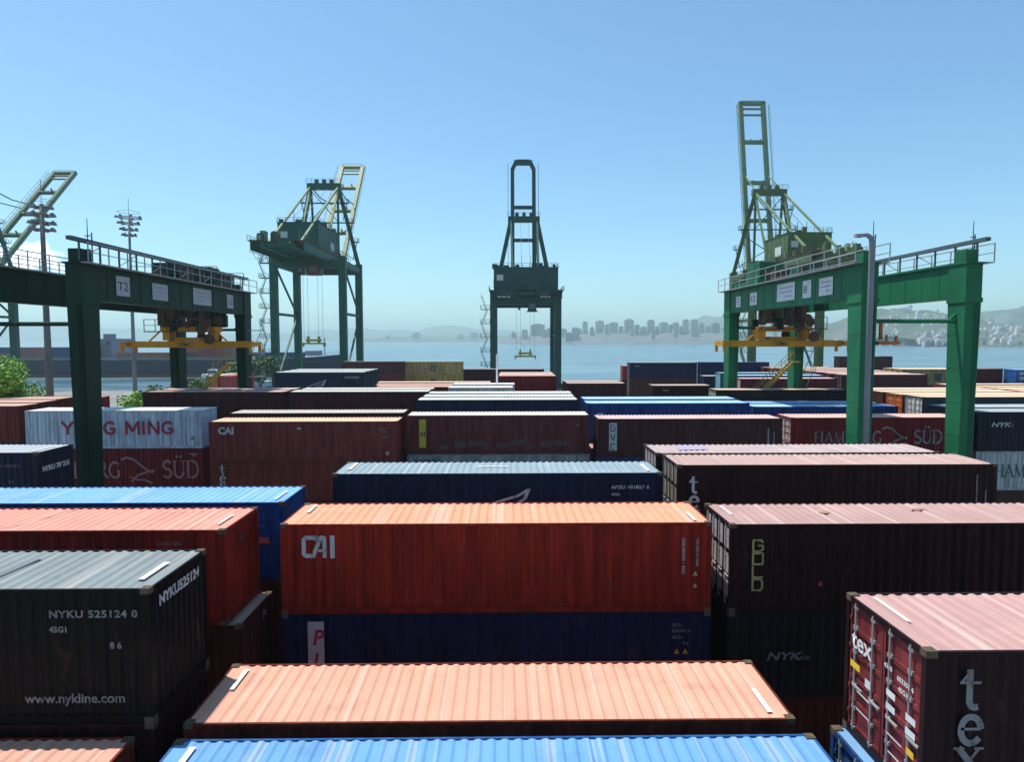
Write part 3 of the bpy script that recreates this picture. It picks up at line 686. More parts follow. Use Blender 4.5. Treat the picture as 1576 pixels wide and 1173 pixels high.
stack(67.7, 97.0, 11.15, (.075,.014,.018), (.30,.18,.18), 'short dark maroon container right of the right gantry leg', 'the short dark maroon container on the right', L=6.06, full_under=1)
s = stack(74.2, 95.0, 11.1, (.03,.12,.34), (.25,.45,.65), 'blue container with white patches at the right edge of the far rows', 'the blue container at the far right', L=6.06)
for u in (.5, 1.9): 
    for v in (.5, 1.3, 2.0): add_quads(s[0], rectq(.8,.4), u, v, LW, name='sticker')
stack(76.35, 150.0, 11.6, (.05,.013,.018), (.35,.25,.25), 'maroon container standing high against the water between the right gantry legs', 'the high maroon container against the water')
# end-on stacks by the left gantry's stairs
for k in range(3):
    z = 2.72*k
    c1 = container(-58.3, 137, z, 2.70, 12.19, (.36,.05,.05), (.5,.1,.08), 'red end-on container, %s of the right column beside the left gantry stairs' % ['lowest','middle','topmost'][k], doors='left', rot=R(90), near=False)
    col = [(.35,.09,.04), (.03,.12,.22), (.45,.12,.03)][k]
    container(-61.3, 137, z, 2.70, 12.19, col, (.5,.45,.4), '%s end-on container, %s of the left column beside the left gantry stairs' % (['rusty orange','blue','orange'][k], ['lowest','middle','topmost'][k]), doors='left', rot=R(90), near=False)

# ------------------------------------------------------------------ yard gantry cranes (rubber tyred)
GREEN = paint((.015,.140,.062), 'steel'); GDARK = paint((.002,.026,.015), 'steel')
YELL = paint((.60,.27,.02), 'steel'); GREY = paint((.30,.32,.34), 'steel'); RUSTY = paint((.10,.06,.04), 'steel')
BLK = flat((.02,.02,.022), .6, 'black_rubber'); GLASS = flat((.05,.07,.09), .15, 'dark_glass')
TRAY = paint((.09,.12,.13), 'steel')
ROPE = flat((.10,.11,.11), .5, 'wire_rope')
def gantry(x, xr, y0, y1, ztop, mat, label, plates, leg_w, plate_face, sp):
    th = empty('yard_gantry_crane', ((x+xr)/2, (y0+y1)/2, 0), 0, label, 'gantry crane', 'green rubber tyred gantry cranes over the stacks')
    ox, oy = (x+xr)/2, (y0+y1)/2
    xs = (x-ox, xr-ox); Y0, Y1 = y0-oy, y1-oy
    dg = 2.05; zb = ztop-dg
    for xx in xs:
        for yy, inn in ((Y0, 1), (Y1, -1)):
            m = MB(); m.frustum(xx, yy, 1.9, zb-.02, leg_w*.38, .55, leg_w*.5, .80)
            m.frustum(xx, yy, zb-.28, zb, leg_w*.5+.06, .86, leg_w*.5+.06, .86)
            m.box(xx-leg_w*.5-.01, xx+leg_w*.5+.01, yy-.81, yy+.81, zb, ztop+.02)
            for k in range(7):
                z = 3.2+k*2.1; t_ = (z-1.9)/(zb-1.92); a_ = leg_w*(.38+.12*t_)+.012; b_ = .55+.25*t_+.012
                m.box(xx-a_, xx+a_, yy-b_, yy+b_, z, z+.05)
            m.tube([(xx+leg_w*.28, yy-.62, 2.0), (xx+leg_w*.36, yy-.87, zb-.3)], .035, 6); m.tube([(xx+leg_w*.14, yy-.62, 2.0), (xx+leg_w*.2, yy-.87, zb-.3)], .03, 6)
            m.build('leg', mat, th)
        gx = leg_w*.42
        m = MB(); m.box(xx-gx, xx+gx, Y0+.82, Y1-.82, zb, ztop)
        m.box(xx-gx-.16, xx+gx+.16, Y0-1.0, Y1+1.0, ztop+.021, ztop+.10)
        for k in range(12):
            yy = Y0+1.8+k*(Y1-Y0-3.6)/11; m.box(xx-gx-.02, xx+gx+.02, yy-.03, yy+.03, zb+.06, ztop-.06)
        m.box(xx-.1, xx+.1, Y0+.5, Y1-.5, ztop+.101, ztop+.24)
        m.build('girder', mat, th)
    for yy in (Y0, Y1):
        m = MB(); m.tube([(xs[0]+leg_w*.4, yy, ztop-3.45), (xs[1]-leg_w*.4, yy, ztop-3.45)], .13, 8)
        for a, b in ((xs[0]+leg_w*.45, 1), (xs[1]-leg_w*.45, -1)):
            m.bar((a, yy, ztop-3.0), (a+b*.5, yy, ztop-3.45), .12)
        m.build('tie_pipe', mat, th)
        m = MB(); m.box(xs[0]-2.2, xs[1]+2.2, yy-.5, yy+.5, 1.1, 1.9); m.build('sill_beam', mat, th)
        for xx in (xs[0]-1.4, xs[0]+1.0, xs[1]-1.0, xs[1]+1.4):
            m = MB(); m.tube([(xx, yy-.35, .8), (xx, yy+.35, .8)], .8, 18); m.build('wheel', BLK, th)
    # festoon tray and railings on the right girder, railings on both
    gx = leg_w*.42
    for i, xx in enumerate(xs):
        for sd in (-1, 1):
            if i == 1 and sd == -1: continue
            m = MB(); X = xx+sd*(gx+.62)
            m.rail((X, Y0-1.0, ztop+.1), (X, Y1+1.0, ztop+.1), 1.1, 1.9, .055)
            m.box(min(xx+sd*(gx+.17), X+.04*sd), max(xx+sd*(gx+.17), X+.04*sd), Y0-1.0, Y1+1.0, ztop+.03, ztop+.09)
            m.build('walkway_railing', GREY, th)
    xx = xs[1]+.25
    m = MB(); m.box(xx-.16, xx+.16, Y0-1.5, Y1+.5, ztop+1.28, ztop+1.50)
    n = 12
    for k in range(n+1):
        yy = Y0-.6+k*(Y1-Y0)/n; m.bar((xx, yy, ztop+.2), (xx, yy, ztop+1.3), .09)
        if k % 2 == 0 and k < n: m.bar((xx, yy, ztop+.3), (xx, yy+(Y1-Y0)/n, ztop+1.2), .035)
    m.build('cable_tray', TRAY, th)
    # whip aerials and lamp post on the near end
    for xx in (xs[0]+.55, xs[1]+.4):
        m = MB(); m.tube([(xx, Y0, ztop+.05), (xx, Y0, ztop+2.7)], .045, 6, .02)
        for z in (.9, 1.3, 1.7): m.bar((xx-.16, Y0, ztop+z), (xx+.16, Y0, ztop+z), .05)
        m.bar((xx+.18, Y0+.1, ztop), (xx+.18, Y0+.1, ztop+1.9), .05); m.build('aerial', GDARK, th)
    m = MB(); m.box(xs[0]-.3, xs[0]+.3, Y0-.5, Y0+.3, ztop+.02, ztop+.75); m.box(xs[1]-.4, xs[1]+.35, Y0-.6, Y0+.4, ztop+.02, ztop+.9)
    m.build('junction_box', mat, th)
    # trolley with machinery, cab, ropes and spreader
    ty = sp-oy; m = MB()
    m.box(xs[0]-.3, xs[1]+.3, ty-2.6, ty-2.1, ztop+.25, ztop+.7); m.box(xs[0]-.3, xs[1]+.3, ty+2.1, ty+2.6, ztop+.25, ztop+.7)
    for xx in (xs[0], xs[1]): m.box(xx-.25, xx+.25, ty-3.0, ty+3.0, ztop+.26, ztop+.62)
    m.box(xs[0]+.5, xs[0]+2.6, ty-1.4, ty+1.4, ztop+.6, ztop+2.3); m.box(xs[1]-2.4, xs[1]-.6, ty-1.6, ty+.2, ztop+.6, ztop+1.9)
    m.tube([(xs[0]+2.8, ty, ztop+1.1), (xs[1]-2.6, ty, ztop+1.1)], .5, 14)
    m.build('trolley', mat, th)
    m = MB(); m.rail((xs[0]-.5, ty-2.9, ztop+.7), (xs[1]+.5, ty-2.9, ztop+.7), 1.1, 1.2, .05); m.rail((xs[0]-.5, ty+2.9, ztop+.7), (xs[1]+.5, ty+2.9, ztop+.7), 1.1, 1.2, .05)
    rr = random.Random(3)
    for k in range(16):
        a = xs[0]+rr.uniform(-.2, xs[1]-xs[0]); b = ty+rr.uniform(-2.4, 2.4); w_ = rr.uniform(.15, .5); h_ = rr.uniform(.3, 1.5)
        m.box(a-w_, a+w_, b-w_, b+w_, ztop+.6, ztop+.6+h_)
    m.build('trolley_machinery', RUSTY, th)
    cab = MB(); cab.box(xs[1]-2.9, xs[1]-.9, ty+.2, ty+2.2, zb-1.2, zb+1.1).box(xs[1]-2.9, xs[1]-.9, ty+.2, ty+2.2, zb+1.1, zb+1.2)
    c = cab.build('operator_cab', mat, th)
    MB().box(xs[1]-2.75, xs[1]-1.05, ty+.17, ty+.19, zb-.7, zb+.6).build('cab_window', GLASS, c)
    m = MB(); 
    for k in range(10):
        a = xs[0]+.9+rr.uniform(0, xs[1]-xs[0]-2.2); w_ = rr.uniform(.1, .35); z_ = zb+rr.uniform(-1.7, -.2)
        m.box(a-w_, a+w_, ty-1+rr.uniform(-.5,.5)-w_, ty-1+w_, z_, ztop+.3)
    m.build('hoist_reeving', RUSTY, th)
    for k in range(26):
        a = xs[0]+.5+rr.uniform(0, xs[1]-xs[0]-1.0); b = ty+rr.uniform(-2.2, 2.2); z_ = zb+rr.uniform(-2.3, 1.6); w_ = rr.uniform(.06, .28)
        if k % 3 == 0: MB().tube([(a, b-.08, z_), (a, b+.08, z_)], w_+.2, 12).build('sheave', RUSTY, th)
        elif k % 3 == 1: MB().box(a-w_, a+w_, b-w_, b+w_, z_-w_*2, z_+w_*2).build('motor_box', (GDARK, RUSTY, GREY)[k % 2], th)
        else:
            dx_ = rr.uniform(-1.6, 1.6); MB().tube([(a, b, z_+.8), (a+dx_*.3, b, z_-.2), (a+dx_*.7, b, z_-.2), (a+dx_, b, z_+.8)], .035, 5).build('hose', BLK, th)
    m = MB(); m.rail((xs[0]+.3, ty-2.6, zb-1.6), (xs[1]-.3, ty-2.6, zb-1.6), 1.0, .9, .05); m.box(xs[0]+.3, xs[1]-.3, ty-2.7, ty-1.9, zb-1.68, zb-1.6); m.build('service_platform', RUSTY, th)
    zs = 15.15; cx = (xs[0]+xs[1])/2 + .0
    m = MB()
    for sx in (-2.0, -.7, .7, 2.0):
        for sy in (-.9, .9): m.bar((cx+sx*.8, ty+sy, ztop+.3), (cx+sx, ty+sy*.8, zs+1.5), .035)
    m.build('hoist_rope', ROPE, th)
    s_ = MB(); s_.box(cx-5.2, cx+5.2, ty-.75, ty-.40, zs-.28, zs+.28); s_.box(cx-5.2, cx+5.2, ty+.40, ty+.75, zs-.28, zs+.28)
    s_.box(cx-2.0, cx+2.0, ty-.39, ty+.39, zs-.1, zs+.35)
    for e in (-1, 1):
        s_.box(*sorted((cx+e*5.2, cx+e*5.75)), ty-1.2, ty+1.2, zs-.2, zs+.22)
        s_.box(*sorted((cx+e*5.5, cx+e*5.72)), ty-1.2, ty-1.0, zs-.75, zs-.2); s_.box(*sorted((cx+e*5.5, cx+e*5.72)), ty+1.0, ty+1.2, zs-.75, zs-.2)
    spn = s_.build('spreader', YELL, th)
    spn['_d'] = (12, 1.5, 1)
    hb = MB(); hb.box(cx-2.4, cx+2.4, ty-.8, ty+.8, zs+1.1, zs+1.55)
    for e in (-1, 1):
        hb.box(*sorted((cx+e*1.7, cx+e*2.3)), ty-.6, ty+.6, zs+.36, zs+1.1); hb.bar((cx+e*2.3, ty-.7, zs+1.3), (cx+e*3.4, ty-.7, zs+.3), .12)
    hb.box(cx-1.3, cx+1.3, ty-.5, ty+.5, zs+.36, zs+.62)
    hb.build('headblock', YELL, th)
    t = add_text_free(th, 'ZPMC', (cx-.85, ty-.765, zs-.16), .42, flat((.06,.03,.01)), 'front')
    # sign plates
    for (py, wd, hg, txt) in plates:
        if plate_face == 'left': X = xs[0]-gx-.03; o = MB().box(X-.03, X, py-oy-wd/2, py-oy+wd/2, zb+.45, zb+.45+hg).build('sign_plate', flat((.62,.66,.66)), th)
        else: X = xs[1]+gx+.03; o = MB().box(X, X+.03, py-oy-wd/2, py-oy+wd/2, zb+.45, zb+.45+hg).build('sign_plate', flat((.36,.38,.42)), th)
        if not txt:      # small print, too worn to read
            m = MB()
            for k in range(3):
                a, b = py-oy-wd*.38, py-oy+wd*(.38 if k < 2 else .05); z = zb+.45+hg*(.75-.25*k)
                if plate_face == 'left': m.box(X-.036, X-.033, a, b, z-.035, z+.035)
                else: m.box(X+.033, X+.036, a, b, z-.035, z+.035)
            m.build('small_print', flat((.25,.27,.33)), o)
        if txt:
            if plate_face == 'left': add_text_free(o, txt, (X-.035, py-oy+wd*.42, zb+.45+hg*.28), hg*.62, LD, 'left', wd*.8)
            else: add_text_free(o, txt, (X+.035, py-oy-wd*.42, zb+.45+hg*.28), hg*.62, LD, 'right', wd*.8)
    # access stair by the far leg
    m = MB(); xa = xs[1]-.9; za = 13.4; ys = Y1-1.4
    for a, b, c_, d_ in ((xa, za, xa-5.2, za-5.2), (xa-5.2, za-5.2, xa-1.0, za-9.4)):
        for e in (-.4, .4):
            m.bar((a, ys+e, b), (c_, ys+e, d_), .09, .22); m.bar((a, ys+e, b+1.0), (c_, ys+e, d_+1.0), .05)
            for k in range(7): 
                t_ = k/6; m.bar((a+(c_-a)*t_, ys+e, b+(d_-b)*t_), (a+(c_-a)*t_, ys+e, b+(d_-b)*t_+1.0), .04)
        for k in range(22):
            t_ = k/21; m.box(a+(c_-a)*t_-.12, a+(c_-a)*t_+.12, ys-.38, ys+.38, b+(d_-b)*t_-.02, b+(d_-b)*t_+.02)
    m.box(xa-.1, xs[1]-.3, ys-.5, ys+.5, za-.1, za)
    m.build('stair', paint((.35,.26,.06), 'steel'), th)
    # outboard ladder and little platforms on the far right leg
    m = MB()
    for k in range(3):
        z = zb-1.5-k*2.2; X = xs[1]+leg_w*.5; m.box(X, X+1.3, Y1-.5, Y1+.5, z, z+.07); m.rail((X+1.3, Y1-.5, z), (X+1.3, Y1+.5, z), 1.0, .5, .04)
        m.bar((X+1.2, Y1, z), (X+.3, Y1, z-2.1), .05)
    m.build('ladder', GREY, th)
    return th, ox, oy, xs, Y0, zb
def add_text_free(parent, s, pos, size, mat, face, maxw=None):
    cu = bpy.data.curves.new('lettering', 'FONT'); cu.body = s; cu.size = size; cu.offset = .008; cu.resolution_u = 3; cu.fill_mode = 'FRONT'
    t = bpy.data.objects.new('lettering', cu); link(t); dg = bpy.context.evaluated_depsgraph_get(); dg.update()
    me = bpy.data.meshes.new_from_object(t.evaluated_get(dg)); bpy.data.objects.remove(t)
    w_ = max(v.co.x for v in me.vertices) or 1; k = 1 if not maxw else min(1.6, maxw/w_)
    for v in me.vertices:
        a, b = v.co.x*k, v.co.y
        v.co = Vector(pos) + {'front': Vector((a, 0, b)), 'left': Vector((0, -a, b)), 'right': Vector((0, a, b))}[face]
    me.materials.clear(); me.materials.append(mat)
    return mobj('lettering', me, parent)

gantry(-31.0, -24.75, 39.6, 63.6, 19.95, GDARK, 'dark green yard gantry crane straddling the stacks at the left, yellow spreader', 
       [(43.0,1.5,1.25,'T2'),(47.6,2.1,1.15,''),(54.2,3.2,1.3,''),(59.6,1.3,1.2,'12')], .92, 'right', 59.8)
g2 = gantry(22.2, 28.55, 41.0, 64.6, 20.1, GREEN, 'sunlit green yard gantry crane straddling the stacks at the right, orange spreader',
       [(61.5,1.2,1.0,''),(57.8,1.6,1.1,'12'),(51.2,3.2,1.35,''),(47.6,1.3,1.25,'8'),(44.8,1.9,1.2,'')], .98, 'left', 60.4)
th, ox, oy, xs, Y0, zb = g2
m = MB(); X = xs[0]+1.2; m.bar((X, Y0, 16.6), (X, Y0, 15.5), .16); m.box(X-.35, X+1.0, Y0-.4, Y0+.4, 15.2, 15.42); m.bar((X+.2,Y0-.3,15.42),(X+.2,Y0-.3,15.8),.1); m.bar((X+.8,Y0-.3,15.42),(X+.8,Y0-.3,15.75),.12)
m.build('hanging_platform', paint((.45,.13,.06), 'steel'), th)

# grey lamp post standing by the right gantry
lp = empty('lamp_post', (21.25, 38.4, 0), 0, 'tall grey curved lamp post standing against the right gantry leg', 'lamp post')
pts = [(0,0,0),(0,0,21.0)] + [(-.4+.4*math.cos(R(a)), 0, 21.0+.55*math.sin(R(a))) for a in range(15, 95, 15)] + [(-.65,0,21.52)]
MB().tube(pts, .165, 12, .12).build('pole', paint((.24,.26,.29), 'steel'), lp, smooth=True)
MB().box(-1.0, -.6, -.16, .16, 21.40, 21.58).build('lamp_head', GREY, lp)
MB().tube([(0,0,0),(0,0,.4)], .4, 12).build('base', GREY, lp)
wp = empty('thin_post', (-.67, 65.6, 0), 0, 'thin white post standing left of the short bright red container', 'post')
MB().tube([(0,0,0),(0,0,14.1)], .09, 8).build('pole', flat((.75,.76,.76)), wp); MB().tube([(0,0,0),(0,0,.4)], .25, 8).build('base', GREY, wp)

# ------------------------------------------------------------------ floodlight masts
def flood(x, y, h, r0, rings, label, mat):
    th = empty('floodlight_mast', (x, y, 0), 0, label, 'light mast', 'tall floodlight masts')
    MB().tube([(0,0,0),(0,0,h*.5),(0,0,h)], r0, 12, r0*.45).build('mast', mat, th, smooth=True)
    for k, (z, rr) in enumerate(rings):
        m = MB(); n = 14
        c = [(rr*math.cos(2*math.pi*i/n), rr*math.sin(2*math.pi*i/n), h-z) for i in range(n+1)]
        m.tube(c, .07, 6)
        for i in range(0, n, 2): m.bar((0,0,h-z), c[i], .06)
        m.tube([(a[0]*1.0, a[1]*1.0, a[2]+1.0) for a in c], .035, 5)
        f = m.build('lamp_ring', mat, th)
        for i in range(n):
            if i % 2: continue
            a = c[i]; l = MB(); l.frustum(a[0]*1.08, a[1]*1.08, a[2]-.1, a[2]+.30, .24, .24, .13, .13); l.build('floodlight', flat((.16,.17,.18)), f)
    MB().tube([(0,0,h),(0,0,h+3.2)], .04, 5).build('lightning_rod', mat, th)
    return th
flood(-62.6, 92, 34.0, .55, [(0.5,1.1),(1.5,1.3),(2.6,1.35),(3.5,1.25)], 'tall dark floodlight mast with ringed lamps rising behind the left gantry beam', paint((.14,.13,.12),'steel'))
flood(-66.4, 120, 37.5, .40, [(0.3,1.8),(1.3,1.5),(2.4,1.2),(3.4,.95)], 'slimmer distant floodlight mast with spread lamp rings and a spike on top', paint((.20,.22,.24),'steel'))

# ------------------------------------------------------------------ ship-to-shore quay cranes
def quay_crane(xc, yl, zg, apex, ang, blen, label, mat, lightm, house_w, house_l, hz, back, gx=3.5, hw=9.2, gauge=20, trap=False, spz=13.0, sp_on=True, hy=None, boomm=None, solid=False):
    th = empty('quay_crane', (xc, yl, 0), 0, label, 'quay crane', 'ship to shore cranes along the quay')
    G = gauge
    for sx in (-1, 1):
        for yy in (0, G):
            m = MB(); m.box(sx*hw-.95, sx*hw+.95, yy-.8, yy+.8, 2.9, zg+1.5); m.build('leg', mat, th)
    for yy in (0, G):
        MB().box(-hw-2.5, hw+2.5, yy-.7, yy+.7, 1.5, 2.9).build('sill_beam', mat, th)
        m = MB(); m.box(-hw+.95, hw-.95, yy-.75, yy+.75, zg-1.6, zg+.6); m.build('portal_beam', mat, th)
        for sx in (-1, 1):
            m = MB(); m.box(sx*hw-3.0, sx*hw+3.0, yy-.5, yy+.5, .5, 1.49)
            for k in range(4): m.tube([(sx*hw-2.4+k*1.6, yy-.3, .45), (sx*hw-2.4+k*1.6, yy+.3, .45)], .42, 10)
            m.build('wheel_truck', GREY, th)
    for sx in (-1, 1):
        m = MB(); m.bar((sx*hw, .8, zg*.62), (sx*hw, G-.8, zg*.62), .7); m.bar((sx*hw, .8, zg-.6), (sx*hw, G-.8, zg*.64), .45); m.bar((sx*hw, G-.8, zg*.60), (sx*hw, .8, 4.2), .45)
        m.bar((sx*hw, .8, zg-.3), (sx*hw, G-.8, zg-.3), 1.2, 1.5)
        m.build('side_brace', mat, th)
    # girders with walkway, from the back reach to the hinge
    for sx in (-1, 1):
        m = MB(); m.box(sx*gx-.6, sx*gx+.6, -back, G+2.5, zg+.6, zg+2.4); m.build('girder', mat, th)
        m = MB(); X = sx*(max(house_w/2, gx)+1.3)
        m.box(*sorted((sx*(gx+.6), X)), -back-1, G+1, zg+2.0, zg+2.15); m.rail((X, -back-1, zg+2.15), (X, G+1, zg+2.15), 1.15, 2.2, .09)
        for k in range(6): yy = -back+k*(back+G)/6; m.bar((sx*(gx+.6), yy, zg+.8), (X, yy, zg+2.0), .12)
        m.build('walkway', RUSTY if not trap else mat, th)
    for k in range(7): yy = -back+1+k*(back+G)/7; MB().box(-gx+.6, gx-.6, yy-.3, yy+.3, zg+.9, zg+1.7).build('cross_beam', mat, th)
    # machinery house
    hy0 = -back+3 if hy is None else hy
    m = MB(); m.box(-house_w/2, house_w/2, hy0, hy0+house_l, zg+2.45, zg+2.45+hz)
    m.box(-house_w/2-.2, house_w/2+.2, hy0-.2, hy0+house_l+.2, zg+2.45+hz, zg+2.6+hz)
    for k in range(5): yy = hy0+2+k*(house_l-4)/4; m.box(-house_w/2-.06, house_w/2+.06, yy-.08, yy+.08, zg+2.5, zg+2.4+hz)
    h = m.build('machinery_house', mat, th)
    MB().box(-house_w/2+.8, -house_w/2+2.6, hy0-.1, hy0-.02, zg+3.2+hz*.3, zg+3.2+hz*.3+1.6).build('sign_plate', flat((.55,.58,.58)), h)
    MB().box(house_w/2+.08, house_w/2+.16, hy0+house_l*.55, hy0+house_l*.55+3.5, zg+3.4, zg+5.6).build('sign_plate', flat((.55,.58,.58)), h)
    MB().box(-house_w/2-.16, -house_w/2-.08, hy0+house_l*.25, hy0+house_l*.25+3.8, zg+3.4, zg+5.8).build('sign_plate', flat((.6,.62,.6)), h)
    m = MB(); rr = random.Random(int(abs(xc)))
    for k in range(14):
        a = rr.uniform(-house_w/2, house_w/2); b = hy0+rr.uniform(-3, house_l); w_ = rr.uniform(.3,.9); z = zg+2.6+hz if b > hy0 else zg+2.2
        m.box(a-w_, a+w_, b-w_, b+w_, z, z+rr.uniform(.5, 1.6))
    m.rail((-house_w/2, hy0, zg+2.6+hz), (house_w/2, hy0, zg+2.6+hz), 1.1, 2, .08)
    for s2 in (-1, 1): m.rail((s2*house_w/2, hy0, zg+2.6+hz), (s2*house_w/2, hy0+house_l, zg+2.6+hz), 1.1, 2.4, .08)
    for s2 in (-1, 1): m.box(s2*gx-.6, s2*gx+.6, -back-1.5, -back, zg+2.0, zg+3.6)
    m.build('winch_gear', mat, th)
    # under-deck lattice, festoon and service clutter along the girders
    for sx in (-1, 1):
        m = MB(); X = sx*(max(house_w/2, gx)+.9); n_ = int((back+G)/2.6)
        if solid:
            m.box(X-.15, X+.15, -back, G, zg-.1, zg+1.98); m.build('deck_skirt', mat, th); continue
        for k in range(n_):
            a = -back+k*(back+G)/n_; b_ = a+(back+G)/n_
            m.bar((X, a, zg+1.9), (X, b_, zg+.1), .16); m.bar((X, b_, zg+1.9), (X, b_, zg+.1), .14)
        m.bar((X, -back, zg+.1), (X, G, zg+.1), .22)
        m.build('lattice', mat, th)
    rq = random.Random(int(abs(xc)*3))
    for k in range(70 if solid or not trap else 20):
        a = rq.uniform(-house_w/2-1, house_w/2+1); b = rq.uniform(-back-1, G+1); z = zg+2.16
        if hy0-.9 < b < hy0+house_l+.9 and abs(a) < house_w/2+.7: continue
        w_ = rq.uniform(.15,.6); MB().box(a-w_, a+w_, b-w_*1.6, b+w_*1.6, z, z+rq.uniform(.4, 2.4)).build('equipment_box', (mat, lightm, RUSTY)[k % 3] if not trap else mat, th)
    for k in range(9):
        a = rq.uniform(-house_w/2, house_w/2); b = rq.uniform(-back, -2); MB().bar((a, b, zg+2.2), (a+rq.uniform(-2,2), b+rq.uniform(-3,3), zg+rq.uniform(3.5,6.0)), .16).build('strut', lightm if not trap else mat, th)
    # A-frame
    ay = G-2
    m = MB(); ax = gx+.6
    for sx in (-1, 1):
        m.bar((sx*hw, G, zg+1.2), (sx*ax, ay, apex), .95, 1.0)
        m.bar((sx*(gx), G-.5, zg+2.4), (sx*ax*.95, ay, apex), .55)
    m.bar((-ax-.8, ay, apex+.3), (ax+.8, ay, apex+.3), 1.6, 1.8)
    m.rail((-ax-1, ay-.9, apex+1.2), (ax+1, ay-.9, apex+1.2), 1.2, 1.6, .08)
    for sx in (-2.2, 0, 2.2): m.box(sx-.5, sx+.5, ay-.5, ay+.5, apex+1.2, apex+2.3)
    m.build('a_frame', mat, th)
    for sx in (-1, 1):
        m = MB(); m.bar((sx*ax, ay-.4, apex), (sx*(gx+.3), -back*.78, zg+2.5), .50); m.build('back_stay', lightm, th)
        m = MB(); m.bar((sx*ax, ay-.2, apex-.3), (sx*(gx+.3), 3.5, zg+2.5), .5); m.build('back_stay', lightm, th)
    m = MB()
    for sx in (-1.2, 1.2):
        m.bar((sx, ay, apex), (sx, -back*.3, zg+4+hz), .10); m.bar((sx, -back*.3, zg+2.4+hz), (sx, -back*.3, zg+6+hz), .12)
    m.build('boom_rope', ROPE, th)
    # access platforms and bracing around the A-frame and boom
    if not trap:
        m = MB(); up_ = apex-zg
        for t_ in (.3, .55, .8):
            z = zg+1.2+(up_-1.2)*t_; hx = hw+(ax-hw)*t_; yy = G+(ay-G)*t_
            m.box(-hx-.9, hx+.9, yy-1.1, yy+.6, z, z+.12) if t_ > .5 else None
            for sx in (-1, 1):
                m.box(*sorted((sx*hx, sx*(hx+1.8))), yy-1.2, yy+.8, z, z+.12); m.rail((sx*(hx+1.8), yy-1.2, z), (sx*(hx+1.8), yy+.8, z), 1.1, 1, .09); m.rail((sx*hx, yy-1.2, z), (sx*(hx+1.8), yy-1.2, z), 1.1, .9, .08)
                m.bar((sx*(hx+1.6), yy-1, z), (sx*(hx+.3), yy-1, z-up_*.22), .16); m.bar((sx*(hx+1.6), yy-1, z+1), (sx*(hx+.3), yy-1, z-up_*.22+1), .07)
        for sx in (-1, 1):
            m.bar((sx*hw*.97, G, zg+2.5), (-sx*(hw+ax)/2, G-1, (zg+apex)/2), .22)
            m.bar((sx*ax, ay, apex-.6), (-sx*(gx+.4), ay-.6, (zg+apex)/2+2), .2)
        m.build('access_platform', mat, th)
        m = MB()
        for k in range(9):
            a = -back+2+k*(back+G-4)/9; b_ = a+(back+G-4)/9; X = house_w/2+1.25
            m.tube([(-X, a, zg-.4), (-X, (a+b_)/2, zg-1.6), (-X, b_, zg-.4)], .06, 5); m.tube([(X, a, zg-.4), (X, (a+b_)/2, zg-1.6), (X, b_, zg-.4)], .06, 5)
        m.bar((-X, -back, zg-.3), (-X, G, zg-.3), .12); m.bar((X, -back, zg-.3), (X, G, zg-.3), .12)
        m.build('festoon_cable', BLK, th)
    # raised boom
    hp = Vector((0, G+3, zg+1.6)); d = Vector((0, math.cos(R(ang)), math.sin(R(ang)))); nrm = Vector((0, -math.sin(R(ang)), math.cos(R(ang))))
    m = MB()
    for sx in (-1, 1):
        o = Vector((sx*gx, 0, 0))
        if trap:
            m.bar(hp+o, hp+o+d*(blen-2.5), 1.15, 1.3, nrm); m.bar(hp+o+d*(blen-2.7), hp+o*.62+d*blen, 1.15, 1.2, nrm)
        else: m.bar(hp+o, hp+o+d*blen, 1.15, 1.3, nrm)
    cb = [.08,.42,.66] if trap else [.06,.3,.52,.76]
    for t in cb:
        c = hp+d*blen*t; m.bar(c-Vector((gx,0,0)), c+Vector((gx,0,0)), .9, 1.2, nrm)
        for sx in (-1.5, 1.5): m.bar(c+Vector((sx,0,0))+nrm*.6, c+Vector((sx,0,0))+nrm*1.7, .35)
    c = hp+d*(blen-.4); e = gx*.62 if trap else gx+.6
    m.bar(c-Vector((e,0,0)), c+Vector((e,0,0)), 1.6 if trap else .9, 1.3, nrm)
    if not trap:
        for off in (2.2, 4.2): c = hp+d*(blen-off); m.bar(c-Vector((gx,0,0)), c+Vector((gx,0,0)), .45, .5, nrm)
    b = m.build('boom', boomm or (lightm if not trap else mat), th)
    m = MB()
    for sx in (-1, 1):
        o = Vector((sx*(gx+1.4), 0, 0)) + nrm*.5; m.bar(hp+o, hp+o+d*blen*.98, .12); m.bar(hp+o+nrm*1.0, hp+o+d*blen*.98+nrm*1.0, .07)
        for k in range(24): c = hp+o+d*blen*(k/24); m.bar(c, c+nrm*1.0, .06); 
    m.bar(hp+d*blen-Vector((gx,0,0))+nrm, hp+d*blen+Vector((gx,0,0))+nrm*1.0, .08)
    m.build('boom_walkway', mat, b)
    m = MB()
    for sx in (-1, 1):
        p = Vector((sx*ax, ay, apex+.5)); q = hp+Vector((sx*gx,0,0))+d*blen*.55+nrm*1.2; mid = (p+q)/2 + Vector((0,-1.5,-1))
        m.bar(p, mid, .28); m.bar(mid, q, .28)
    m.build('fore_stay', lightm, th)
    # stair tower on the left landside leg
    m = MB(); X = -hw-2.6
    z = 4.0; k = 0
    while z < zg+1:
        m.box(X-1.0, -hw-.95, -1.3, 1.3, z, z+.12); m.rail((X-1.0, -1.3, z), (X-1.0, 1.3, z), 1.2, 1.2, .09); m.rail((X-1.0, -1.3, z), (-hw-1, -1.3, z), 1.2, 1.2, .09)
        a = -1 if k % 2 else 1
        m.bar((X-.6*a, -.9, z), (X+.9*a, -.9, z+3.9), .18); m.bar((X-.6*a, -.9, z+1), (X+.9*a, -.9, z+4.9), .07)
        z += 4.0; k += 1
    m.build('stair_tower', mat, th)
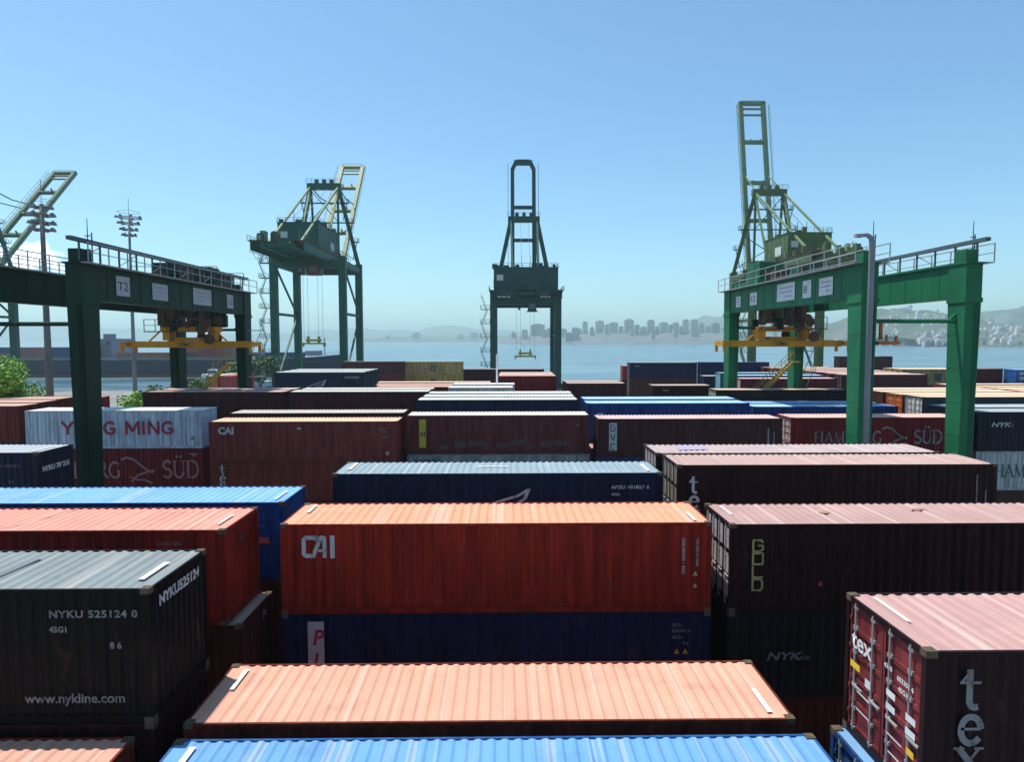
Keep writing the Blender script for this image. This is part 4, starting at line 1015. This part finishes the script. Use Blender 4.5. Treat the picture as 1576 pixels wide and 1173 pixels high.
    # trolley, cab and spreader on ropes
    ty = 4.0; m = MB(); m.box(-gx+.7, gx-.7, ty-3, ty+3, zg-.1, zg+.5); m.box(-gx+.9, gx-.9, ty-2, ty+2, zg-.9, zg-.1)
    for k in range(8): a = rr.uniform(-gx, gx); b_ = ty+rr.uniform(-2.5,2.5); m.box(a-.3, a+.3, b_-.3, b_+.3, zg-1.9-rr.random(), zg-.1)
    m.build('trolley', GREY if not trap else mat, th)
    c = MB().box(.6, 3.0, ty-5.6, ty-3.2, zg-3.4, zg-.9).box(.2, 3.4, ty-5.9, ty-3.0, zg-3.6, zg-3.4).build('operator_cab', paint((.18,.04,.03),'steel') if not trap else mat, th)
    MB().box(.9, 2.7, ty-5.66, ty-5.61, zg-2.8, zg-1.4).build('cab_window', GLASS, c)
    if sp_on:
        m = MB()
        for sx in (-2.6, -1.4, 1.4, 2.6):
            m.bar((sx, ty, zg), (sx, ty, spz+1.2), .06)
        m.build('hoist_rope', ROPE, th)
        m = MB(); m.box(-3.1, 3.1, ty-6, ty+6, spz-.35, spz+.1) if False else m.box(-3.1, 3.1, ty-.9, ty+.9, spz-.3, spz+.15)
        m.box(-2.0, 2.0, ty-.7, ty+.7, spz+.5, spz+1.1)
        for sx in (-1, 1): m.box(*sorted((sx*1.2, sx*1.7)), ty-.5, ty+.5, spz+.15, spz+1.9); m.box(*sorted((sx*2.8, sx*3.1)), ty-.9, ty+.9, spz-.9, spz-.3)
        m.build('spreader', paint((.42,.36,.05), 'steel'), th)
    return th
QG = paint((.008,.085,.058), 'steel'); QL = paint((.17,.24,.12), 'steel'); OL = paint((.075,.125,.040), 'steel')
quay_crane(-52.4, 180, 36.4, 60.0, 49, 50, 'dark green quay crane with a half raised pale boom, left of centre', QG, QL, 10.5, 20, 6.6, 24, spz=14.6, hy=-8, solid=True)
quay_crane(6.3, 190, 27.0, 52.0, 84, 44, 'teal green quay crane seen end-on with its boom upright, in the middle', paint((.010,.062,.055),'steel'), QG, 18.0, 9, 6.2, 6, trap=True, gx=3.4, spz=10.7, gauge=18)
quay_crane(76.7, 180, 33.5, 57.5, 79, 54.5, 'olive green quay crane with the tallest upright boom, behind the right gantry', OL, QL, 11, 15, 6.2, 28, spz=13, sp_on=False, hy=-13, gauge=15.5, solid=True)
quay_crane(-155.0, 180, 36.0, 60.0, 44.5, 53, 'green quay crane of which only the raised boom shows at the left edge', QG, QL, 11, 30, 4.6, 32, spz=14, boomm=paint((.05,.12,.06),'steel'))

# ------------------------------------------------------------------ ground, quay, water
def structure(name, mb, mat, smooth=False):
    o = mb.build(name, mat, smooth=smooth); o['kind'] = 'structure'; return o
m_, nt2, bs = new_mat('yard_concrete')
f1, _ = noise(nt2, .08, 8); f2, _ = noise(nt2, 1.5, 8)
c = mix(nt2, (.16,.155,.145), (.24,.23,.215), f1); c = mix(nt2, c, (.10,.095,.09), mathf(nt2, f2, .3)); nt2.links.new(c, bs.inputs['Base Color']); bs.inputs['Roughness'].default_value = .9
structure('ground', MB().box(-900, 900, -120, 206, -4.0, 0), m_)
m_, nt2, bs = new_mat('bay_water')
bs.inputs['Base Color'].default_value = (.035,.085,.105,1); bs.inputs['Roughness'].default_value = .22; bs.inputs['IOR'].default_value = 1.33
tcn = nt2.nodes.new('ShaderNodeTexCoord'); n1 = nt2.nodes.new('ShaderNodeTexNoise'); n1.inputs['Scale'].default_value = .35; n1.inputs['Detail'].default_value = 8
nt2.links.new(tcn.outputs['Object'], n1.inputs['Vector'])
bp = nt2.nodes.new('ShaderNodeBump'); bp.inputs['Strength'].default_value = .35; bp.inputs['Distance'].default_value = .4
nt2.links.new(n1.outputs['Fac'], bp.inputs['Height']); nt2.links.new(bp.outputs[0], bs.inputs['Normal'])
f1, _ = noise(nt2, .012, 6, (1, 3, 1), lo=.45, hi=.6)
c = mix(nt2, (.045,.105,.135), (.12,.20,.23), f1); nt2.links.new(c, bs.inputs['Base Color'])
structure('water', MB().quad((-16000,206.1,-2.4),(16000,206.1,-2.4),(16000,22000,-2.4),(-16000,22000,-2.4)), m_)

# ------------------------------------------------------------------ container ship
ship = empty('container_ship', (-168, 335, -2.4), 0, 'dark navy hulled cargo ship lying across the water at the left', 'ship')
m = MB(); N = 24; prof = []
for i in range(N+1):
    t = i/N; x = -88+176*t
    hwid = 14*min(1, (t/.10)**.5 if t < .10 else 1, ((1-t)/.16)**.6 if t > .84 else 1)
    hwid = max(hwid, .3); zt = 8.2 + 2.6*max(0, (t-.8)/.2)**1.5
    fl = 1.0 - .0*t
    prof.append((x, hwid, zt))
for (x, hw_, zt) in prof:
    for (y, z) in ((-hw_*.9, -.5), (-hw_, 3), (-hw_, zt), (hw_, zt), (hw_, 3), (hw_*.9, -.5)): m.v.append((x, y, z))
for i in range(N):
    for j in range(5):
        a = i*6+j; m.f.append((a, a+6, a+7, a+1))
m.f.append(tuple(range(6))[::-1]); m.f.append(tuple(N*6+j for j in range(6)))
m.build('hull', paint((.006,.012,.040), 'steel'), ship)
m = MB()
for i in range(N):
    (x0, h0, _), (x1_, h1, _) = prof[i], prof[i+1]
    m.quad((x0,-h0*.97-.1,.0),(x1_,-h1*.97-.1,.0),(x1_,-h1-.05,1.6),(x0,-h0-.05,1.6))
m.build('boot_top', paint((.16,.05,.05), 'steel'), ship)
m = MB()
for i in range(N): (x0, h0, z0_), (x1_, h1, z1_) = prof[i], prof[i+1]; m.rail((x0, -h0+.2, z0_), (x1_, -h1+.2, z1_), 1.3, 3, .12)
m.box(-80, 70, -11, 11, 8.21, 9.3)
m.build('deck_rail', flat((.35,.36,.38)), ship)
m = MB(); m.box(-36, -22, -11, 11, 9.31, 17.5); m.box(-35, -24, -13, 13, 15.5, 18.6); m.box(-31, -27, -2, 2, 18.6, 21)
br = m.build('superstructure', flat((.16,.15,.20)), ship)
MB().box(-35.5, -22.5, -11.05, -11.01, 16.0, 16.8).build('bridge_window', GLASS, br)
bow = MB().box(69, 76, -3, 3, 10, 12.5); bow.bar((78,0,10),(78,0,19),.4); bow.build('foremast', flat((.3,.3,.33)), ship)
cols = [((.16,.02,.02),'maroon'),((.34,.08,.03),'rusty orange'),((.10,.025,.03),'maroon'),((.24,.10,.09),'brick red'),((.02,.05,.14),'navy'),((.26,.04,.03),'red')]
rr = random.Random(11)
bays = list(range(-78, -38, 13)) + list(range(-19, 68, 13))
for bi, bx_ in enumerate(bays):
    tall = 2 if bx_ < -38 or rr.random() < .6 else 1
    if bx_ > 55: tall = 1
    for ti in range(tall):
        c, nmc = cols[rr.randrange(6)]
        m = MB(); m.box(-6.1, 6.1, -1.2, 1.2, 0, 2.58)
        for k in range(18): m.box(-5.9+k*.66, -5.7+k*.66, -1.215, -1.2, .15, 2.45)
        o = m.build('shipping_container', paint(c, 'side'), None, (-168+bx_+6.1, 335-11.2, -2.4+9.31+2.6*ti))
        tag(o, '%s container on the ship, bay %d counted from the stern, %s tier' % (nmc, bi+1, ['lower','upper'][ti]), 'container', 'containers on the deck of the ship')

# small boat with a white wake-like hull near the far gantry leg
def boat(x, y, s, label, c):
    th = empty('workboat', (x, y, -2.4), R(12), label, 'boat')
    m = MB(); N = 10
    for i in range(N+1):
        t = i/N; hw_ = 2.2*s*(1-t**3)+.05; 
        for (yy, z) in ((-hw_*.5, -.4), (-hw_, 1.2*s+.9*t*t*s), (hw_, 1.2*s+.9*t*t*s), (hw_*.5, -.4)): m.v.append(((-7+14*t)*s, yy, z))
    for i in range(N):
        for j in range(3): a = i*4+j; m.f.append((a, a+4, a+5, a+1))
    m.f.append((3,2,1,0)); m.f.append(tuple(N*4+j for j in range(4)))
    m.build('hull', flat(c), th)
    w_ = MB().box(-4*s, 1.5*s, -1.4*s, 1.4*s, 1.2*s, 3.4*s).box(-2*s, .8*s, -1.1*s, 1.1*s, 3.4*s, 5.0*s).build('wheelhouse', flat((.75,.76,.77)), th)
    MB().box(-1.8*s, .6*s, -1.12*s, -1.105*s, 3.8*s, 4.6*s).build('window', GLASS, w_)
    MB().tube([(-.6*s,0,5*s),(-.6*s,0,7.5*s)], .08*s, 6).build('mast', GREY, th)
boat(-117, 270, 1.2, 'white workboat lying by the stairs of the left gantry', (.7,.7,.7))
boat(-93, 250, 1.5, 'white boat hull showing beside the far right leg of the left gantry', (.72,.74,.76))
boat(-42.5, 262, .9, 'small white boat moored beside the left quay crane leg', (.75,.76,.76))

# ------------------------------------------------------------------ trees
def leaf_mat(c, nm):
    m, nt, bs = new_mat(nm); f, _ = noise(nt, 1.2, 4, lo=.3, hi=.7)
    col = mix(nt, sc(c, .6), sc(c, 1.35), f); nt.links.new(col, bs.inputs['Base Color']); bs.inputs['Roughness'].default_value = .6
    return m
BARK = flat((.09,.065,.045), .9, 'bark')
def tree(x, y, h, r, label, mat, seed, n=5200, leaf=.17):
    th = empty('broadleaf_tree', (x, y, 0), 0, label, 'tree')
    rr = random.Random(seed); m = MB(); m.tube([(0,0,0),(.1,.1,h*.35),(0,.2,h*.62)], .38, 8, .2)
    clumps = []
    for k in range(34):
        a = rr.uniform(0, 2*math.pi); e = rr.uniform(-.35, 1); rad = r*rr.uniform(.45, 1)
        c = Vector((rad*math.cos(a)*math.cos(e), rad*math.sin(a)*math.cos(e), h-r*.95+ rad*math.sin(e)*.95)); clumps.append((c, r*rr.uniform(.22,.42)))
        if k % 3 == 0: m.tube([(0,.1,h*.5), tuple(Vector((0,.1,h*.5)).lerp(c, .5)+Vector((0,0,-.2))), tuple(c)], .11, 5, .03)
    m.build('trunk', BARK, th)
    m = MB()
    for k in range(n):
        c, cr = clumps[rr.randrange(len(clumps))]
        v = Vector((rr.gauss(0,1), rr.gauss(0,1), rr.gauss(0,1))).normalized()*cr*rr.uniform(.5,1.1)**.6
        p = c+v; a = Vector((rr.gauss(0,1), rr.gauss(0,1), rr.gauss(0,.6))).normalized(); b = a.cross(Vector((rr.gauss(0,1), rr.gauss(0,1), rr.gauss(0,1)))).normalized()
        s1 = leaf*rr.uniform(.7,1.5); m.quad(p-a*s1, p+b*s1*.5, p+a*s1, p-b*s1*.5)
    m.build('crown', mat, th)
LM = leaf_mat((.19,.36,.035), 'bright_foliage'); LD2 = leaf_mat((.05,.13,.03), 'dark_foliage')
tree(-45.0, 57.5, 13.9, 3.9, 'bright green leafy tree at the left edge behind the dark red stacks', LM, 5, 17000, .14)
tree(-43.0, 78.0, 9.3, 2.0, 'small green tree just right of the near leg of the left gantry', LM, 6, 3000)
tree(-45.0, 84.0, 9.6, 2.2, 'darker small tree next to the small red container', LD2, 9, 2600)
tree(-41.6, 66.0, 11.6, 1.5, 'slim yellow-green treetop beside the dark light mast', LM, 8, 1500) if False else None
tree(-60.5, 165.0, 12.2, 4.2, 'dark green tree at the foot of the left quay crane', LD2, 12, 4200, .3)
tree(-56.2, 118.0, 9.2, 3.0, 'green bush under the stairs of the left gantry', LD2, 14, 2600, .25)
tree(-66.5, 172.0, 10.5, 4.0, 'grey-green tree left of the foot of the left quay crane', LD2, 15, 3600, .3)

# ------------------------------------------------------------------ far shores
def smooth_prof(pts, x):
    for (x0, a), (x1_, b) in zip(pts, pts[1:]):
        if x0 <= x <= x1_:
            t = (x-x0)/(x1_-x0); t = t*t*(3-2*t); return a+(b-a)*t
    return pts[0][1] if x < pts[0][0] else pts[-1][1]
from mathutils import noise as mn
def hill_h(pts, Yr, Y0, Y1, X, Y, sd):
    hx = smooth_prof(pts, X)
    if Y <= Yr: t = (Y-Y0)/(Yr-Y0); base = hx*max(0, t)**.85
    else: t = (Y-Yr)/(Y1-Yr); base = hx*max(0, 1-t)**.9
    k = Yr*.05
    n = mn.fractal(Vector((X/k+sd, Y/k*.8, sd)), .9, 2.1, 5)
    edge = min(1, max(0, (Y-Y0)/(Yr-Y0))*4)*min(1, max(0, (Y1-Y)/(Y1-Yr))*4)
    return base*(1+.16*n)+hx*.05*n*edge - 3.5*(1-edge)
def hill(px_pts, Yr, Y0, Y1, mat, sd, nx=220, ny=26, name='hills'):
    pts = [((x-775)*Yr/1021.0, max(2, CAM_Z+(522.6-y)*Yr/1021.0)) for x, y in px_pts]
    xa, xb = pts[0][0], pts[-1][0]; m = MB()
    for j in range(ny+1):
        Y = Y0+(Y1-Y0)*j/ny
        for i in range(nx+1):
            X = xa+(xb-xa)*i/nx; m.v.append((X, Y, hill_h(pts, Yr, Y0, Y1, X, Y, sd)))
    for j in range(ny):
        for i in range(nx): a = j*(nx+1)+i; m.f.append((a, a+1, a+nx+2, a+nx+1))
    o = structure(name, m, mat, smooth=True); return pts
m_, nt2, bs = new_mat('wooded_hills'); f1, _ = noise(nt2, .02, 8); f2, _ = noise(nt2, .006, 5, lo=.5, hi=.65)
c = mix(nt2, (.025,.045,.022), (.075,.10,.05), f1); c = mix(nt2, c, (.16,.15,.12), mathf(nt2, f2, .6)); nt2.links.new(c, bs.inputs['Base Color']); bs.inputs['Roughness'].default_value = .95
HM = m_
hill([(-400,490),(-200,500),(-60,503),(20,505),(70,499),(130,500),(200,506),(300,512),(420,512),(520,508),(560,505),(600,507),(640,508),(675,500),(705,501),(735,506),(770,508),(830,512),(900,515),(1000,518)], 8200, 7200, 9400, HM, 3.1)
hill([(560,521),(600,517.5),(680,518),(740,517),(780,516),(860,516),(900,517),(960,517)], 5200, 4700, 6000, HM, 5.3)
hill([(980,517),(1020,510),(1060,498),(1088,484),(1104,483),(1130,492),(1180,503),(1230,508),(1300,512),(1400,515)], 5600, 4200, 6800, HM, 7.7)
PR = hill([(1225,520),(1262,512),(1290,495),(1316,484),(1345,477),(1375,474),(1410,478),(1445,485),(1480,496),(1520,500),(1580,505),(1700,505)], 2300, 1650, 2900, HM, 1.3)
PF = hill([(1440,510),(1490,492),(1520,486),(1545,481),(1580,475),(1640,466),(1760,460),(1900,465)], 3100, 2500, 3900, HM, 2.2)
PS = hill([(1370,519),(1430,517),(1480,514),(1520,508),(1545,506),(1580,512),(1700,508),(1800,508)], 1750, 1450, 2050, HM, 9.1, 160, 20)
# low city shore
m_, nt2, bs = new_mat('city_shore'); f1, _ = noise(nt2, .03, 6); c = mix(nt2, (.06,.07,.06), (.17,.16,.15), f1); nt2.links.new(c, bs.inputs['Base Color'])
hill([(770,521),(860,517),(900,515),(980,514),(1060,514),(1110,513),(1200,516),(1260,519)], 2900, 2550, 3600, m_, 4.4, 120, 12, name='city_shore')

# city towers
m_, nt2, bs = new_mat('far_facade'); tcn = nt2.nodes.new('ShaderNodeTexCoord'); br_ = nt2.nodes.new('ShaderNodeTexBrick')
mp = nt2.nodes.new('ShaderNodeMapping'); mp.inputs['Rotation'].default_value = (R(90), 0, 0); nt2.links.new(tcn.outputs['Object'], mp.inputs['Vector']); nt2.links.new(mp.outputs[0], br_.inputs['Vector'])
br_.offset = 0; br_.inputs['Scale'].default_value = .18; br_.inputs['Color1'].default_value = (.12,.13,.15,1); br_.inputs['Color2'].default_value = (.17,.17,.19,1); br_.inputs['Mortar'].default_value = (.30,.29,.28,1); br_.inputs['Mortar Size'].default_value = .06
nt2.links.new(br_.outputs['Color'], bs.inputs['Base Color'])
FAC = m_; FAC2 = flat((.30,.29,.30), .8, 'far_plaster'); FAC3 = flat((.12,.13,.15), .7, 'far_dark_facade')
T_ = [(817,838,500),(803,812,508),(842,858,505),(862,872,507),(880,888,506),(897,904,496),(908,914,505),(917,929,494.5),(931,937,500),(938,951,497),(953,959,503),(962,975,493),(978,984,501),(987,995,504),(997,1007,494),(1009,1014,503),(1016,1028,497),(1030,1036,501),(1037,1045,497.5),(1047,1051,504),(1052,1060,493),(1064,1074,493),(1076,1084,499),(1086,1094,503),(1097,1108,499),(1112,1120,505)]
rr = random.Random(21)
for k in range(34):
    x = rr.uniform(775, 1250); wd = rr.uniform(4, 10); T_.append((x, x+wd, rr.uniform(505, 514)))
for k in range(12):
    x = rr.uniform(580, 790); wd = rr.uniform(4, 9); T_.append((x, x+wd, rr.uniform(512, 517)))
T_.sort()
for i, (a, b, ytop) in enumerate(T_):
    Y = 2750+rr.uniform(-120, 350) if a > 770 else 4900; k = Y/1021
    X0, X1 = (a-775)*k, (b-775)*k; zt = CAM_Z+(522.6-ytop)*k; dpt = rr.uniform(18, 40); hw_ = (X1-X0)/2
    m = MB(); m.box(-hw_, hw_, 0, dpt, -8, zt); s_ = rr.uniform(.3,.7); m.box(-hw_*s_, hw_*s_, dpt*.2, dpt*.7, zt, zt+rr.uniform(2,6))
    if rr.random() < .4: m.box(hw_, hw_*1.35, 2, dpt*.8, -8, zt*rr.uniform(.5,.85))
    o = m.build('city_tower', [FAC, FAC2, FAC3, FAC][i % 4], None, ((X0+X1)/2, Y, 0))
    tag(o, 'hazy %s block across the bay, number %d from the left along the skyline' % (['tall','broad'][int(b-a > 9)] if ytop < 504 else 'low', i+1), 'building', 'hazy city towers across the bay')
# hillside houses
hm = [flat((.72,.70,.66), .8, 'whitewash'), flat((.50,.42,.36), .8, 'ochre_render'), flat((.35,.22,.17), .8, 'bare_brick')]
houses = []
for k, mt in enumerate(hm):
    for w_ in (5, 8):
        m = MB(); m.box(-w_, w_, -4, 4, -6, 5+w_*.4); m.box(-w_*.5, w_, -3, 3, 5+w_*.4, 7.5+w_*.4); m.box(-w_*.7, -w_*.2, -4.1, -4, 1, 3.5); m.box(w_*.2, w_*.6, -4.1, -4, 1, 3.5)
        houses.append(m.mesh('hillside_house', mt))
cnm = ['white', 'white', 'ochre', 'ochre', 'bare brick', 'bare brick']
rr = random.Random(5)
def put_houses(n, pts, Yr, Y0, Y1, sd, xa, xb, fa, fb, where, wt):
    for i in range(n):
        Y = rr.uniform(fa, fb); X = rr.uniform(xa, xb)*Y/1021
        h = hill_h(pts, Yr, Y0, Y1, X, Y, sd)
        j = rr.choices(range(6), weights=wt)[0]
        o = bpy.data.objects.new('hillside_house', houses[j]); link(o); o.location = (X, Y, h); o.rotation_euler = (0,0,rr.uniform(-.6,.6)); s_ = rr.uniform(.6,1.1); o.scale = (s_, s_, s_*rr.uniform(.8,1.4))
        tag(o, 'tiny %s house among many on %s' % (cnm[j], where), 'house', 'tiny %s houses on %s' % (cnm[j], where))
put_houses(120, PS, 1750, 1450, 2050, 9.1, 640, 860, 1480, 1800, 'the low spur at the right edge', (6,5,3,3,1,1))
put_houses(70, PR, 2300, 1650, 2900, 1.3, 590, 760, 1900, 2300, 'the ridge between the right gantry legs', (6,5,3,3,1,1))
put_houses(60, PR, 2300, 1650, 2900, 1.3, 480, 760, 1690, 1850, 'the waterfront below the ridge', (5,3,3,3,2,2))
# ------------------------------------------------------------------ haze
hz = MB().box(-15000, 15000, -150, 21000, -5.2, 230); m = bpy.data.materials.new('haze'); m.use_nodes = True; t = m.node_tree; t.nodes.clear()
o_ = t.nodes.new('ShaderNodeOutputMaterial'); v_ = t.nodes.new('ShaderNodeVolumePrincipled'); v_.inputs['Color'].default_value = (.71,.98,1.0,1); v_.inputs['Density'].default_value = .00021
v_.inputs['Anisotropy'].default_value = 0.3
t.links.new(v_.outputs[0], o_.inputs['Volume'])
h = hz.build('haze', m); h['kind'] = 'stuff'

for o in bpy.data.objects:
    if '_d' in o: del o['_d']
